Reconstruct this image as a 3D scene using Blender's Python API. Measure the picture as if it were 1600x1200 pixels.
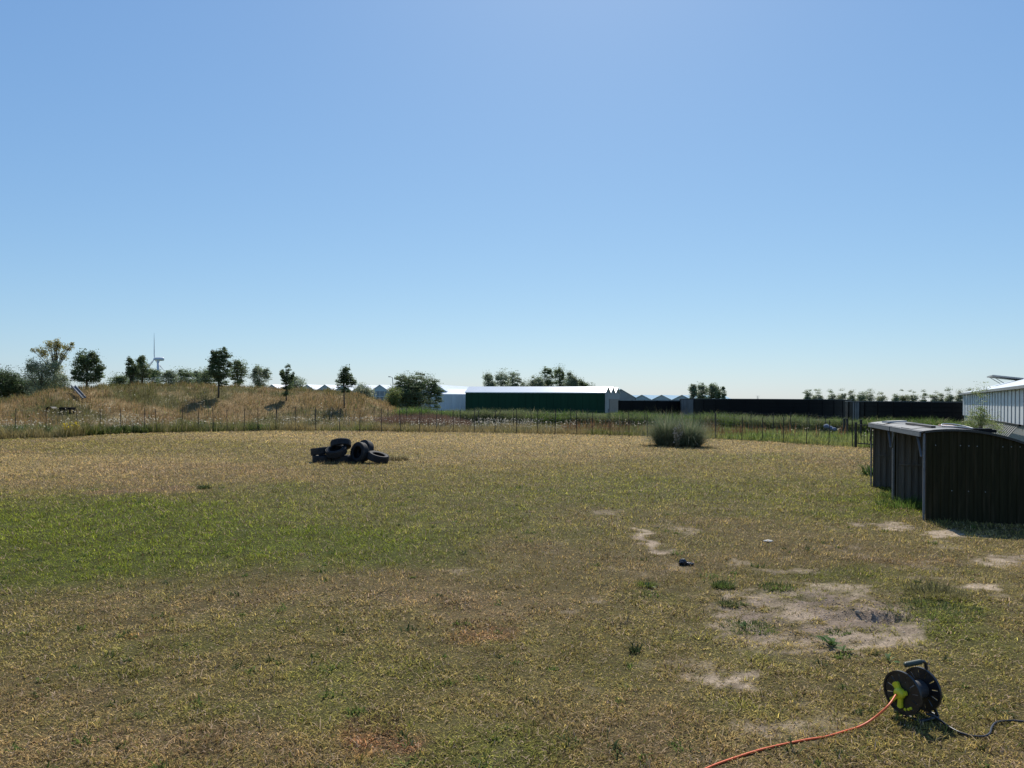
import bpy, math, random
import numpy as np
from mathutils import Vector, Matrix
for o in list(bpy.data.objects): bpy.data.objects.remove(o)
S = bpy.context.scene
C = S.collection
R = math.radians
rng = np.random.default_rng(7)
random.seed(7)

# ------------------------------------------------------------------ camera
EYE = 1.7; F = 1150.0; HY = 625.0; ROLL = R(0.4)          # focal length in pixels of a 1600 px wide frame
cam = bpy.data.cameras.new('camera'); co = bpy.data.objects.new('camera', cam); C.objects.link(co)
cam.sensor_width = 36; cam.lens = 36 * F / 1600; cam.shift_y = (HY - 600) / 1600
cam.clip_start = 0.05; cam.clip_end = 20000
co.matrix_world = Matrix.Translation((0, 0, EYE)) @ Matrix.Rotation(math.pi/2, 4, 'X') @ Matrix.Rotation(ROLL, 4, 'Z')
S.camera = co

# ------------------------------------------------------------------ sky, sun, exposure
SUN_EL, SUN_AZ = R(46), R(6.5)
w = bpy.data.worlds.new('World'); S.world = w; w.use_nodes = True
nt = w.node_tree; nt.nodes.clear()
wo = nt.nodes.new('ShaderNodeOutputWorld'); bg = nt.nodes.new('ShaderNodeBackground')
sky = nt.nodes.new('ShaderNodeTexSky'); sky.sky_type = 'NISHITA'; sky.sun_disc = False
sky.sun_elevation = SUN_EL; sky.sun_rotation = SUN_AZ
sky.air_density = 1.0; sky.dust_density = 0.3; sky.ozone_density = 6.0; sky.altitude = 0
sp = nt.nodes.new('ShaderNodeSeparateColor'); cb = nt.nodes.new('ShaderNodeCombineColor')    # the camera's soft tone curve, one for the whole sky
nt.links.new(sky.outputs[0], sp.inputs[0])
for k, (gam, gain) in enumerate(((.776, 1.02), (.675, 1.40), (.48, 2.34))):
    pw_ = nt.nodes.new('ShaderNodeMath'); pw_.operation = 'POWER'; pw_.inputs[1].default_value = gam
    ml = nt.nodes.new('ShaderNodeMath'); ml.operation = 'MULTIPLY'; ml.inputs[1].default_value = gain
    nt.links.new(sp.outputs[k], pw_.inputs[0]); nt.links.new(pw_.outputs[0], ml.inputs[0]); nt.links.new(ml.outputs[0], cb.inputs[k])
nt.links.new(cb.outputs[0], bg.inputs[0]); bg.inputs[1].default_value = 0.12
nt.links.new(bg.outputs[0], wo.inputs[0])
sl = bpy.data.lights.new('sun', 'SUN'); sl.energy = 5.0; sl.angle = R(0.53); sl.color = (1, 0.95, 0.86)
so = bpy.data.objects.new('sun', sl); C.objects.link(so)
sv = Vector((math.sin(SUN_AZ)*math.cos(SUN_EL), math.cos(SUN_AZ)*math.cos(SUN_EL), math.sin(SUN_EL)))
so.rotation_euler = sv.to_track_quat('Z', 'Y').to_euler(); so.location = sv * 60
S.view_settings.view_transform = 'Standard'; S.view_settings.look = 'None'
S.view_settings.exposure = 0.12; S.view_settings.gamma = 1.0; S.view_settings.use_curve_mapping = False

# ------------------------------------------------------------------ pixels to places
def ray(px, py):
    x, y = (px - 800) / F, (HY - py) / F
    c, s = math.cos(ROLL), math.sin(ROLL)
    return Vector((c*x - s*y, 1.0, s*x + c*y))
def G(px, py, z=0.0):                 # where the sight line meets the level z
    r = ray(px, py); t = (z - EYE) / r.z
    return Vector((r.x*t, t, z))
def at(px, py, d):                    # the point of the sight line at depth d
    r = ray(px, py); return Vector((r.x*d, d, EYE + r.z*d))
def hor(px): return HY + (px - 800) * math.tan(ROLL)

# ------------------------------------------------------------------ noise
def _h(ix, iy, s):
    n = (ix.astype(np.int64)*374761393 + iy.astype(np.int64)*668265263 + s*974634777) & 0x7fffffff
    n = ((n ^ (n >> 13)) * 1274126177) & 0x7fffffff
    n = n ^ (n >> 16)
    return (n & 0xffff) / 65535.0
def vn(x, y, s=0):
    x = np.asarray(x, float); y = np.asarray(y, float)
    ix = np.floor(x); iy = np.floor(y); fx = x-ix; fy = y-iy
    fx = fx*fx*(3-2*fx); fy = fy*fy*(3-2*fy)
    a = _h(ix, iy, s); b = _h(ix+1, iy, s); c = _h(ix, iy+1, s); d = _h(ix+1, iy+1, s)
    return (a*(1-fx)+b*fx)*(1-fy) + (c*(1-fx)+d*fx)*fy
def fbm(x, y, s=0, o=4):
    r = 0; a = .5; x = np.asarray(x, float); y = np.asarray(y, float)
    for k in range(o):
        r = r + a*vn(x*2**k, y*2**k, s+k*17); a *= .5
    return r / (1-.5**o)
def sm(a, b, x):
    t = np.clip((np.asarray(x, float)-a)/(b-a), 0, 1); return t*t*(3-2*t)

# ------------------------------------------------------------------ materials
MATS = {}
def mat(name, col, rough=.6, var=.15, scale=4.0, bump=0.0, bscale=40.0, spec=.5, metal=0.0, stretch=None, trans=0.0, attr=False, dirt=None, coat=0.0):
    if name in MATS: return MATS[name]
    m = bpy.data.materials.new(name); m.use_nodes = True; t = m.node_tree; n = t.nodes; L = t.links
    p = n['Principled BSDF']; out = n['Material Output']
    p.inputs['Roughness'].default_value = rough; p.inputs['Metallic'].default_value = metal
    p.inputs['Specular IOR Level'].default_value = spec
    if coat: p.inputs['Coat Weight'].default_value = coat
    tc = n.new('ShaderNodeTexCoord'); mp = n.new('ShaderNodeMapping'); L.new(tc.outputs['Object'], mp.inputs[0])
    if stretch: mp.inputs['Scale'].default_value = stretch
    nz = n.new('ShaderNodeTexNoise'); nz.inputs['Scale'].default_value = scale; nz.inputs['Detail'].default_value = 5
    L.new(mp.outputs[0], nz.inputs['Vector'])
    mr = n.new('ShaderNodeMapRange'); mr.inputs[1].default_value = .3; mr.inputs[2].default_value = .7
    mr.inputs[3].default_value = 1-var; mr.inputs[4].default_value = 1+var; L.new(nz.outputs[0], mr.inputs[0])
    mx = n.new('ShaderNodeMix'); mx.data_type = 'RGBA'; mx.blend_type = 'MULTIPLY'; mx.inputs[0].default_value = 1
    if attr:
        at_ = n.new('ShaderNodeAttribute'); at_.attribute_name = 'Col'; L.new(at_.outputs['Color'], mx.inputs[6])
    else: mx.inputs[6].default_value = (*col, 1)
    L.new(mr.outputs[0], mx.inputs[7]); colout = mx.outputs[2]
    if dirt:
        n2 = n.new('ShaderNodeTexNoise'); n2.inputs['Scale'].default_value = dirt[1]; n2.inputs['Detail'].default_value = 8
        L.new(mp.outputs[0], n2.inputs['Vector'])
        r2 = n.new('ShaderNodeMapRange'); r2.inputs[1].default_value = .52; r2.inputs[2].default_value = .72; r2.inputs[4].default_value = dirt[2]
        L.new(n2.outputs[0], r2.inputs[0])
        m2 = n.new('ShaderNodeMix'); m2.data_type = 'RGBA'; L.new(r2.outputs[0], m2.inputs[0]); L.new(colout, m2.inputs[6]); m2.inputs[7].default_value = (*dirt[0], 1)
        colout = m2.outputs[2]
    L.new(colout, p.inputs['Base Color'])
    if bump:
        nb = n.new('ShaderNodeTexNoise'); nb.inputs['Scale'].default_value = bscale; nb.inputs['Detail'].default_value = 6
        L.new(mp.outputs[0], nb.inputs['Vector'])
        bp = n.new('ShaderNodeBump'); bp.inputs['Strength'].default_value = bump; bp.inputs['Distance'].default_value = .02
        L.new(nb.outputs[0], bp.inputs['Height']); L.new(bp.outputs[0], p.inputs['Normal'])
    if trans:
        tb = n.new('ShaderNodeBsdfTranslucent'); L.new(colout, tb.inputs[0])
        ms = n.new('ShaderNodeMixShader'); ms.inputs[0].default_value = trans
        L.new(p.outputs[0], ms.inputs[1]); L.new(tb.outputs[0], ms.inputs[2]); L.new(ms.outputs[0], out.inputs[0])
    MATS[name] = m; return m

# ------------------------------------------------------------------ mesh helpers
def raw(name, V, Fq, m, col=None, smooth=False):
    """mesh from numpy: V (n,3), Fq (k,3 or 4) or a list of such arrays"""
    me = bpy.data.meshes.new(name)
    Fl = Fq if isinstance(Fq, list) else [Fq]
    V = np.asarray(V, np.float32); me.vertices.add(len(V)); me.vertices.foreach_set('co', V.ravel())
    idx = np.concatenate([f.ravel() for f in Fl]).astype(np.int32)
    tot = np.concatenate([np.full(len(f), f.shape[1]) for f in Fl]).astype(np.int32)
    st = np.concatenate([[0], np.cumsum(tot)[:-1]]).astype(np.int32)
    me.loops.add(len(idx)); me.loops.foreach_set('vertex_index', idx)
    me.polygons.add(len(tot)); me.polygons.foreach_set('loop_start', st); me.polygons.foreach_set('loop_total', tot)
    me.update(calc_edges=True)
    if col is not None:
        a = me.color_attributes.new('Col', 'FLOAT_COLOR', 'POINT')
        c4 = np.ones((len(V), 4), np.float32); c4[:, :3] = col; a.data.foreach_set('color', c4.ravel())
    if smooth: me.polygons.foreach_set('use_smooth', np.ones(len(tot), bool))
    if m: me.materials.append(m)
    return me
def ob(name, me, parent=None, loc=(0, 0, 0)):
    o = bpy.data.objects.new(name, me); C.objects.link(o); o.location = loc
    if parent: o.parent = parent
    return o
def tag(o, label, cat=None, group=None, kind=None):
    if label: o['label'] = label
    if cat: o['category'] = cat
    if group: o['group'] = group
    if kind: o['kind'] = kind
    return o
def empty(name, loc, label, cat, group=None):
    o = bpy.data.objects.new(name, None); C.objects.link(o); o.location = loc; o.empty_display_size = .2
    return tag(o, label, cat, group)
class MB:
    def __init__(s): s.v = []; s.f = []
    def add(s, vs, fs):
        k = len(s.v); s.v += [tuple(v) for v in vs]; s.f += [tuple(i+k for i in f) for f in fs]; return s
    def box(s, x0, x1, y0, y1, z0, z1, M=None):
        vs = [Vector((x, y, z)) for z in (z0, z1) for x, y in ((x0, y0), (x1, y0), (x1, y1), (x0, y1))]
        if M: vs = [M @ v for v in vs]
        return s.add(vs, [(3, 2, 1, 0), (4, 5, 6, 7), (0, 1, 5, 4), (1, 2, 6, 5), (2, 3, 7, 6), (3, 0, 4, 7)])
    def bar(s, a, b, wd, th=None, up=(0, 0, 1)):           # rectangular bar between two points
        a = Vector(a); b = Vector(b); d = (b-a); L = d.length; d.normalize(); u = Vector(up)
        if abs(d.dot(u)) > .98: u = Vector((0, 1, 0))
        x = d.cross(u).normalized(); y = x.cross(d); th = th or wd
        vs = [p + x*sx*wd/2 + y*sy*th/2 for p in (a, b) for sx, sy in ((-1, -1), (1, -1), (1, 1), (-1, 1))]
        return s.add(vs, [(3, 2, 1, 0), (4, 5, 6, 7), (0, 1, 5, 4), (1, 2, 6, 5), (2, 3, 7, 6), (3, 0, 4, 7)])
    def tube(s, pts, r, n=8, cap=True):
        pts = [Vector(p) for p in pts]; rs = r if isinstance(r, (list, tuple)) else [r]*len(pts)
        rings = []; ref = None
        for i, p in enumerate(pts):
            d = (pts[min(i+1, len(pts)-1)] - pts[max(i-1, 0)]).normalized()
            if ref is None: ref = Vector((0, 0, 1)) if abs(d.z) < .9 else Vector((1, 0, 0))
            x = (ref - d*ref.dot(d)).normalized(); ref = x; y = d.cross(x)
            rings.append([p + (x*math.cos(2*math.pi*k/n) + y*math.sin(2*math.pi*k/n))*rs[i] for k in range(n)])
        vs = [v for q in rings for v in q]; fs = []
        for i in range(len(pts)-1):
            for k in range(n): fs.append((i*n+k, i*n+(k+1) % n, (i+1)*n+(k+1) % n, (i+1)*n+k))
        if cap: fs.append(tuple(range(n-1, -1, -1))); fs.append(tuple((len(pts)-1)*n+k for k in range(n)))
        return s.add(vs, fs)
    def lathe(s, prof, n=32, closed=False):                # prof: (r, z) about the z axis
        vs = [(r*math.cos(2*math.pi*k/n), r*math.sin(2*math.pi*k/n), z) for r, z in prof for k in range(n)]
        fs = []; P = len(prof)
        for i in range(P if closed else P-1):
            j = (i+1) % P
            for k in range(n): fs.append((i*n+k, i*n+(k+1) % n, j*n+(k+1) % n, j*n+k))
        return s.add(vs, fs)
    def prism(s, poly, ext):                               # 3D polygon extruded by a vector
        k = len(poly); e = Vector(ext); a = [Vector(p) for p in poly]
        return s.add(a + [p+e for p in a], [tuple(range(k-1, -1, -1)), tuple(range(k, 2*k))] + [(i, (i+1) % k, k+(i+1) % k, k+i) for i in range(k)])
    def mesh(s, name, m, smooth=False, off=(0, 0, 0)):
        me = bpy.data.meshes.new(name); o = Vector(off)
        me.from_pydata([tuple(Vector(v)-o) for v in s.v], [], s.f); me.update()
        if smooth: me.polygons.foreach_set('use_smooth', [True]*len(me.polygons))
        me.materials.append(m); return me
    def build(s, name, m, parent=None, smooth=False, local=False):
        """vertices are world positions; a part is stored relative to its thing's origin"""
        off = (0, 0, 0)
        if parent and not local:
            r = parent
            off = Vector((0, 0, 0))
            while r: off = off + r.location; r = r.parent
        return ob(name, s.mesh(name, m, smooth, off), parent)
def spline(P, n=8):
    P = [Vector(p) for p in P]; P = [P[0]*2-P[1]] + P + [P[-1]*2-P[-2]]; out = []
    for i in range(1, len(P)-2):
        a, b, c, d = P[i-1:i+3]
        for k in range(n):
            t = k/n; out.append(.5*((2*b) + (c-a)*t + (2*a-5*b+4*c-d)*t*t + (3*b-a-3*c+d)*t**3))
    return out + [P[-2]]
def blades(pos, az, el, L, W, col, seg=1, bend=.6, z3=None):
    """numpy grass: pos (n,3), azimuth, elevation, length, width -> V, faces, colours"""
    n = len(pos); dx, dy = np.cos(az), np.sin(az); sx, sy = -dy, dx
    side = np.stack([sx*W/2, sy*W/2, np.zeros(n)], 1)
    if seg == 1:
        d = np.stack([dx*np.cos(el), dy*np.cos(el), np.sin(el)], 1)*L[:, None]
        V = np.stack([pos-side, pos+side, pos+d], 1).reshape(-1, 3)
        Fc = np.arange(n*3).reshape(n, 3); return V, [Fc], np.repeat(col, 3, 0)
    d1 = np.stack([dx*np.cos(el), dy*np.cos(el), np.sin(el)], 1)*(L*.55)[:, None]
    e2 = el - bend
    d2 = np.stack([dx*np.cos(e2), dy*np.cos(e2), np.sin(e2)], 1)*(L*.5)[:, None]
    m = pos+d1
    V = np.stack([pos-side, pos+side, m+side*.8, m-side*.8, m+d2], 1).reshape(-1, 3)
    k = np.arange(n)*5
    return V, [np.stack([k, k+1, k+2, k+3], 1), np.stack([k+3, k+2, k+4], 1)], np.repeat(col, 5, 0)
# ================================================================== ground
GREEN = np.array((.125, .150, .022)); OLIVE = np.array((.205, .175, .052)); TAN = np.array((.385, .300, .128))
PINK = np.array((.290, .200, .105)); SAND = np.array((.44, .34, .235)); DIRT = np.array((.25, .188, .138)); RED = np.array((.24, .140, .065)); FORE = np.array((.235, .185, .078))
# patches seen in the photograph: centre pixel, half width, half height (pixels), colour, weight
PATCH = [
 (120, 835, 330, 62, GREEN, 1.25), (60, 850, 200, 45, GREEN, .8), (380, 855, 300, 38, GREEN, .85), (650, 860, 200, 30, GREEN, .3), (300, 775, 260, 18, GREEN, .55),
 (130, 727, 330, 17, TAN, .85), (10, 726, 110, 11, TAN, 1.3), (150, 724, 160, 8, TAN, .6), (330, 735, 200, 12, PINK, .6), (290, 764, 45, 7, PINK, .9), (1190, 736, 50, 6, TAN, .9),
 (500, 681, 220, 5, TAN, .9), (790, 687, 330, 11, TAN, 1.1), (1000, 690, 200, 10, TAN, .9), (1250, 702, 140, 5, TAN, .9), (680, 718, 120, 12, TAN, .4),
 (880, 712, 150, 9, TAN, .3), (1100, 748, 260, 28, OLIVE, .8), (600, 740, 220, 16, OLIVE, .6), (950, 735, 260, 14, OLIVE, .7), (250, 694, 260, 6, OLIVE, .8), (1400, 780, 70, 22, GREEN, .9), (1380, 770, 60, 30, GREEN, .4), (1140, 712, 110, 8, GREEN, .35),
 (420, 925, 420, 28, PINK, .55), (700, 925, 150, 40, PINK, .4), (300, 960, 150, 20, PINK, .25), (740, 975, 40, 10, RED, .9), (580, 1135, 60, 22, RED, .95), (285, 988, 30, 7, RED, .5),
 (120, 1165, 250, 40, PINK, .55), (60, 1070, 120, 30, PINK, .3), (350, 1160, 120, 26, PINK, .35), (1350, 868, 60, 6, RED, .5), (920, 870, 150, 25, PINK, .4), (1000, 790, 150, 20, PINK, .25),
 (1150, 850, 200, 30, PINK, .3), (1020, 1100, 120, 60, PINK, .45), (800, 1160, 80, 60, GREEN, .3), (330, 1090, 160, 22, GREEN, .35), (520, 1060, 90, 28, GREEN, .3), (1430, 1130, 140, 60, OLIVE, .6),
 (1480, 960, 90, 32, GREEN, .7), (1540, 1010, 70, 40, GREEN, .35), (1320, 900, 120, 14, GREEN, .45), (1500, 850, 90, 18, TAN, .4), (1560, 890, 60, 20, TAN, .45), (950, 1000, 130, 50, OLIVE, .4),
 (780, 765, 260, 26, GREEN, .30), (1120, 770, 240, 24, GREEN, .42), (560, 800, 180, 22, GREEN, .35), (850, 830, 200, 26, GREEN, .25), (1290, 810, 120, 20, GREEN, .3)]
BARE = [  # bare sandy ground: centre pixel, half sizes, strength
 (1230, 965, 120, 45, 1.0), (1345, 970, 95, 42, 1.1), (1300, 930, 90, 22, .8), (1340, 1005, 80, 14, .8), (1160, 935, 40, 20, .8),
 (1008, 842, 10, 12, 1.1), (988, 827, 16, 5, 1.0), (1024, 859, 18, 6, 1.1), (998, 834, 12, 7, 1.1), (1070, 830, 26, 7, .6), (1120, 1062, 60, 12, .95), (1140, 1075, 40, 8, 1), (1085, 1042, 40, 10, .5),
 (1220, 1135, 80, 10, .55), (1345, 818, 26, 4, .8), (1480, 833, 40, 6, 1.1), (1412, 824, 32, 5, 1.0), (1385, 818, 22, 4, .8), (1520, 838, 40, 4, .8), (1530, 916, 30, 6, 1.0), (1565, 872, 46, 9, .9), (1455, 868, 30, 4, .4),
 (1230, 888, 40, 5, .6), (940, 800, 30, 4, .5), (880, 952, 30, 6, .4), (935, 935, 20, 4, .4), (730, 890, 30, 5, .4), (1160, 878, 26, 5, .4), (400, 1155, 40, 9, .25), (960, 888, 30, 6, .35), (1120, 930, 30, 6, .4), (1585, 945, 26, 4, .5), (1570, 985, 20, 4, .4)]
def ell(px, py, hx, hy):
    c = G(px, py); t = G(px, py-hy); b = G(px, py+hy)
    return c.x, c.y, hx*c.y/F, (t.y-b.y)/2, c.x/c.y
_P = [(*ell(*p[:4]), p[4], p[5]) for p in PATCH]; _B = [(*ell(*p[:4]), p[4]) for p in BARE]
def zones(X, Y):
    X = np.asarray(X, float); Y = np.asarray(Y, float)
    D = np.maximum(Y, 1.0); k = np.minimum(D/6, 3.0)
    wx = X + (fbm(X*.7, Y*.7, 3)-.5)*1.6*k + (fbm(X*4, Y*4, 4)-.5)*.45
    wy = Y + (fbm(X*.7, Y*.7, 5)-.5)*1.5*k + (fbm(X*4, Y*4, 6)-.5)*.45
    base = OLIVE*.55 + FORE*.45
    n1 = fbm(X*.45, Y*.45, 11)[..., None]; n2 = fbm(X*1.7, Y*1.7, 12)[..., None]
    n3 = fbm(X*3.1, Y*3.1, 14)[..., None]*.6 + n2*.4
    col = base + (PINK-base)*sm(.42, .75, n1)*.6
    col = col + (GREEN-col)*sm(.5, .8, n2)*.45
    for cx, cy, rx, ry, sl, c, a in _P:
        dx = (wx-cx-(wy-cy)*sl)/rx; dy = (wy-cy)/ry
        m = np.exp(-(dx*dx+dy*dy)**1.3*.7)[..., None]*a*1.15
        m = np.clip(m*(.25+1.4*n3), 0, 1)
        col = col + (c-col)*m
    bare = np.zeros(X.shape)
    wx = X + (fbm(X*2.4, Y*2.4, 3)-.5)*.34*np.minimum(D/6, 1.6) + (fbm(X*9, Y*9, 4)-.5)*.22
    wy = Y + (fbm(X*2.4, Y*2.4, 5)-.5)*.40*np.minimum(D/6, 1.6) + (fbm(X*9, Y*9, 6)-.5)*.22
    for cx, cy, rx, ry, sl, a in _B:
        dx = (wx-cx-(wy-cy)*sl)/rx; dy = (wy-cy)/ry
        bare = np.maximum(bare, a*sm(1.35, .55, np.sqrt(dx*dx+dy*dy)))
    bare = np.clip(bare*1.15 - .6*sm(.46, .68, fbm(X*7, Y*7, 21)) - .45*sm(.45, .65, fbm(X*22, Y*22, 22)), 0, 1)
    speck = sm(.70, .8, fbm(X*2.3, Y*2.3, 31))*.35*sm(16, 8, Y)*sm(-1, 2, X)
    bare = np.maximum(bare, speck)
    return col, bare
HOLE = G(1375, 962); HOLE2 = G(1300, 942)
def gz(X, Y):
    X = np.asarray(X, float); Y = np.asarray(Y, float)
    z = (fbm(X/5, Y/5, 41, 3)-.5)*.05*sm(2, 10, Y)*sm(60, 40, Y)
    z = z + (fbm(X*2.2, Y*2.2, 42, 3)-.5)*.022*sm(20, 8, Y)
    d = np.sqrt(((X-HOLE.x+(fbm(X*6, Y*6, 43)-.5)*.22+(Y-HOLE.y)*.55)/.20)**2 + ((Y-HOLE.y+(fbm(X*6, Y*6, 44)-.5)*.16)/.12)**2)
    z = z - .075*sm(1.1, .35, d) + .03*sm(1.9, 1.2, d)*sm(.85, 1.2, d)*sm(-.1, .15, Y-HOLE.y)*(.4+1.2*vn(X*22, Y*22, 48))
    d2 = np.sqrt(((X-HOLE2.x)/.12)**2 + ((Y-HOLE2.y)/.08)**2); z = z - .03*sm(1.2, .4, d2)
    c = G(1290, 965); dd = np.sqrt(((X-c.x)/1.0)**2+((Y-c.y)/.9)**2)
    z = z + sm(1.2, .6, dd)*((fbm(X*9, Y*9, 46, 4)-.5)*.045 + (vn(X*16, Y*16, 47)-.5)*.012 - .012)
    return z
def gzs(x, y): return float(gz(np.array([x]), np.array([y]))[0])
EDGE = [(-500, 720), (-250, 702), (0, 686), (100, 684), (200, 677), (300, 675), (430, 673), (600, 674), (800, 677), (1000, 681), (1160, 688), (1290, 696), (1340, 699), (1500, 706), (1800, 722)]
def geo(a, b, n): return list(a*(b/a)**(np.arange(1, n+1)/n))
xs = list(np.arange(-7, 9.001, .055)) ; xs = [-7-.0-v for v in reversed(geo(.15, 23, 60))] + xs + [9+v for v in geo(.15, 21, 55)]
xs = [-30-v for v in reversed(geo(4, 6000, 18))] + xs + [30+v for v in geo(4, 6000, 18)]
ys = [-200, -60, -20, -6, -2, 0, 1, 2, 2.6] + list(np.arange(2.8, 11, .055)) + [11+v for v in geo(.1, 36, 110)] + [47+v for v in geo(4, 9000, 24)]
xs = np.array(xs); ys = np.array(ys); gx, gy = np.meshgrid(xs, ys)
nx, ny = len(xs), len(ys)
zc, zb = zones(gx, gy)
zc = zc*(.55+.9*fbm(gx*6, gy*6, 51)[..., None])
cP = G(1270, 960); mainp = sm(1.25, .7, np.sqrt(((gx-cP.x)/1.0)**2+((gy-cP.y)/.8)**2))
soil = DIRT + (SAND-DIRT)*np.clip(sm(.35, .65, fbm(gx*3, gy*3, 52))*(1-.35*mainp)+.35*(1-mainp), 0, 1)[..., None]
soil = soil*(.72+.56*fbm(gx*14, gy*14, 53, 3))[..., None]
shaded_thatch = zc*.40 + np.array((.012, .009, .005))  # darkened: shade between the blades is put into the ground colour
gcol = shaded_thatch + (soil-shaded_thatch)*zb[..., None]
epx_ = 800+F*gx/np.maximum(gy, 1); far = (sm(0, 3, gy-np.interp(epx_, [e[0] for e in EDGE], [G(*e).y for e in EDGE]))*(gy > 12))[..., None]; gcol = gcol + (np.array((.065, .075, .022))-gcol)*far
gV = np.stack([gx, gy, gz(gx, gy)], -1).reshape(-1, 3)
i = (np.arange(ny-1)[:, None]*nx + np.arange(nx-1)[None]).ravel()
gF = np.stack([i, i+1, i+nx+1, i+nx], 1)
def ground_mat():
    m = mat('dry_turf', (1, 1, 1), rough=.95, var=.42, scale=55, bump=.9, bscale=120, spec=.1, attr=True)
    n = m.node_tree.nodes; L = m.node_tree.links
    return m
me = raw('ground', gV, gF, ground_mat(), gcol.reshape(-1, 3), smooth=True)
tag(ob('ground', me), 'dry mown paddock grass with green, straw coloured and bare sandy patches', kind='structure')

# ------------------------------------------------------------------ edge of the mown field, bank
epx = [e[0] for e in EDGE]; eD = [G(*e).y for e in EDGE]
def Dedge(px): return np.interp(px, epx, eD)
def xy(px, D): return (px-800)/F*D
RIDGE = [(-500, 636), (-200, 628), (0, 620), (60, 612), (110, 602), (160, 597), (300, 597), (400, 599), (470, 603), (540, 607), (585, 616), (615, 632), (650, 652), (680, 662)]
rpx = [r[0] for r in RIDGE]; D0off, RUN = 3.0, 12.0
rz = [max(0, EYE + (hor(r[0])-r[1])*(float(Dedge(r[0]))+D0off+RUN)/F - .32) for r in RIDGE]
def hill_h(px, D):
    t = (D-Dedge(px)-D0off)/RUN
    h = np.interp(px, rpx, rz)
    lump = (fbm(px/45, D/5, 61)-.5)*.3 + (fbm(px/12, D/1.5, 62)-.5)*.14
    up = sm(0, 1.05, t)*.75 + .25*np.clip(t, 0, 1)
    return np.where(t < 1, h*up, h*(1-sm(1.1, 2.4, t))) + lump*np.clip(h/2, 0, 1)*sm(0, .3, t)*sm(2.4, 1.8, t) - .05*sm(.05, -.1, t) - .1*sm(2.2, 2.4, t)
hp = np.linspace(-480, 676, 240); ht = np.linspace(-.12, 2.42, 110)
HP, HT = np.meshgrid(hp, ht); HD = Dedge(HP)+D0off+HT*RUN
hz = hill_h(HP, HD)
hV = np.stack([xy(HP, HD), HD, hz], -1).reshape(-1, 3)
i = (np.arange(len(ht)-1)[:, None]*len(hp) + np.arange(len(hp)-1)[None]).ravel()
def bankcol(X, Y, n):
    a = fbm(X*.35, Y*.35, 71)[..., None]; b = fbm(X*1.1, Y*1.1, 72)[..., None]
    c = np.array((.265, .180, .078)) + (np.array((.135, .118, .042))-np.array((.265, .180, .078)))*sm(.42, .58, a)
    c = c + (np.array((.42, .31, .16))-c)*sm(.52, .75, b)*.6
    c = c + (np.array((.24, .14, .065))-c)*sm(.55, .75, fbm(X*.8, Y*.8, 73)[..., None])*.35
    return c
hc = bankcol(hV[:, 0], hV[:, 1], 0)*.8
ob_h = ob('bank', raw('bank', hV, np.stack([i, i+1, i+len(hp)+1, i+len(hp)], 1), mat('bank_soil', (1, 1, 1), rough=.95, var=.35, scale=6, bump=.6, bscale=14, spec=.1, attr=True), hc, True))
tag(ob_h, 'low earth bank overgrown with dry brown grass', kind='structure')
def hill_at(px, py):                  # the bank's surface behind a pixel
    for D in np.arange(float(Dedge(px))+D0off, float(Dedge(px))+D0off+RUN*1.15, .05):
        z = float(hill_h(px, D)); y = hor(px) - (z-EYE)*F/D
        if y <= py: return Vector((xy(px, D), D, z))
    D = float(Dedge(px))+D0off+RUN*1.1
    return Vector((xy(px, D), D, float(hill_h(px, D))))

# ------------------------------------------------------------------ turf
def turf(N, d0, d1, seed):
    g = np.random.default_rng(seed)
    dd = np.linspace(d0, d1, 4000); rho = np.minimum((3.2/dd)**1.8, 1); cdf = np.cumsum(dd*rho); cdf /= cdf[-1]
    D = np.interp(g.random(N), cdf, dd); px = g.uniform(-260, 1860, N)
    X = xy(px, D); ok = D < Dedge(px)+.25*g.standard_normal(N); X, D = X[ok], D[ok]
    col, bare = zones(X, D); keep = g.random(len(X)) > bare*.97; X, D, col = X[keep], D[keep], col[keep]
    n = len(X); grn = np.clip((col[:, 1]-col[:, 0])*28+.15, 0, 1)
    tuft = fbm(X*5, D*5, 81)
    clump = sm(.34, .68, fbm(X*15, D*15, 82, 3)*.65+fbm(X*5, D*5, 85, 2)*.35); L = (g.uniform(.014, .040, n) + grn*g.uniform(0, .014, n))*(.65+.75*clump)*np.maximum(1, (D/5.5)**.62)
    W = g.uniform(.6, 1.5, n)*np.maximum(.0040, .00105*D**.95)
    el = R(6) + g.beta(1.3, 1.7, n)*R(78)*(.5+.5*clump)*np.interp(D, [6, 25], [1, .6])
    az = g.uniform(0, 2*math.pi, n)
    c = col*1.95*np.exp(g.normal(-.10, .50, n))[:, None]*(.45+1.1*fbm(X*7, D*7, 83))[:, None]*(.75+.5*vn(X*2.1, D*2.1, 84))[:, None]
    straw = g.random(n) < .13*(1-grn*.8); c[straw] = np.array((.60, .48, .33))*g.uniform(.7, 1.25, (straw.sum(), 1))
    dead = g.random(n) < .16; c[dead] = np.array((.10, .07, .040))*g.uniform(.7, 1.4, (dead.sum(), 1))
    gg = (g.random(n) < .12)*1; gi = gg == 1; c[gi] = c[gi]*.35 + np.array((.16, .21, .03))*.65
    lit = g.random(n) < .012; L[lit] *= 2.6; el[lit] = g.uniform(.03, .5, lit.sum()); c[lit] = np.array((.50, .40, .24))
    c = 1.22*c/(1+.62*c.max(1))[:, None]; lum = c.mean(1)[:, None]; c = c + (lum-c)*-.06; c = c*np.array((1.11, 1.02, 1.02))
    pos = np.stack([X, D, gz(X, D)-.002], 1)
    nr = D < 6.5; fr = ~nr
    return blades(pos[nr], az[nr], el[nr], L[nr], W[nr], c[nr], 2, .5), blades(pos[fr], az[fr], el[fr], L[fr], W[fr], c[fr], 1)
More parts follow.
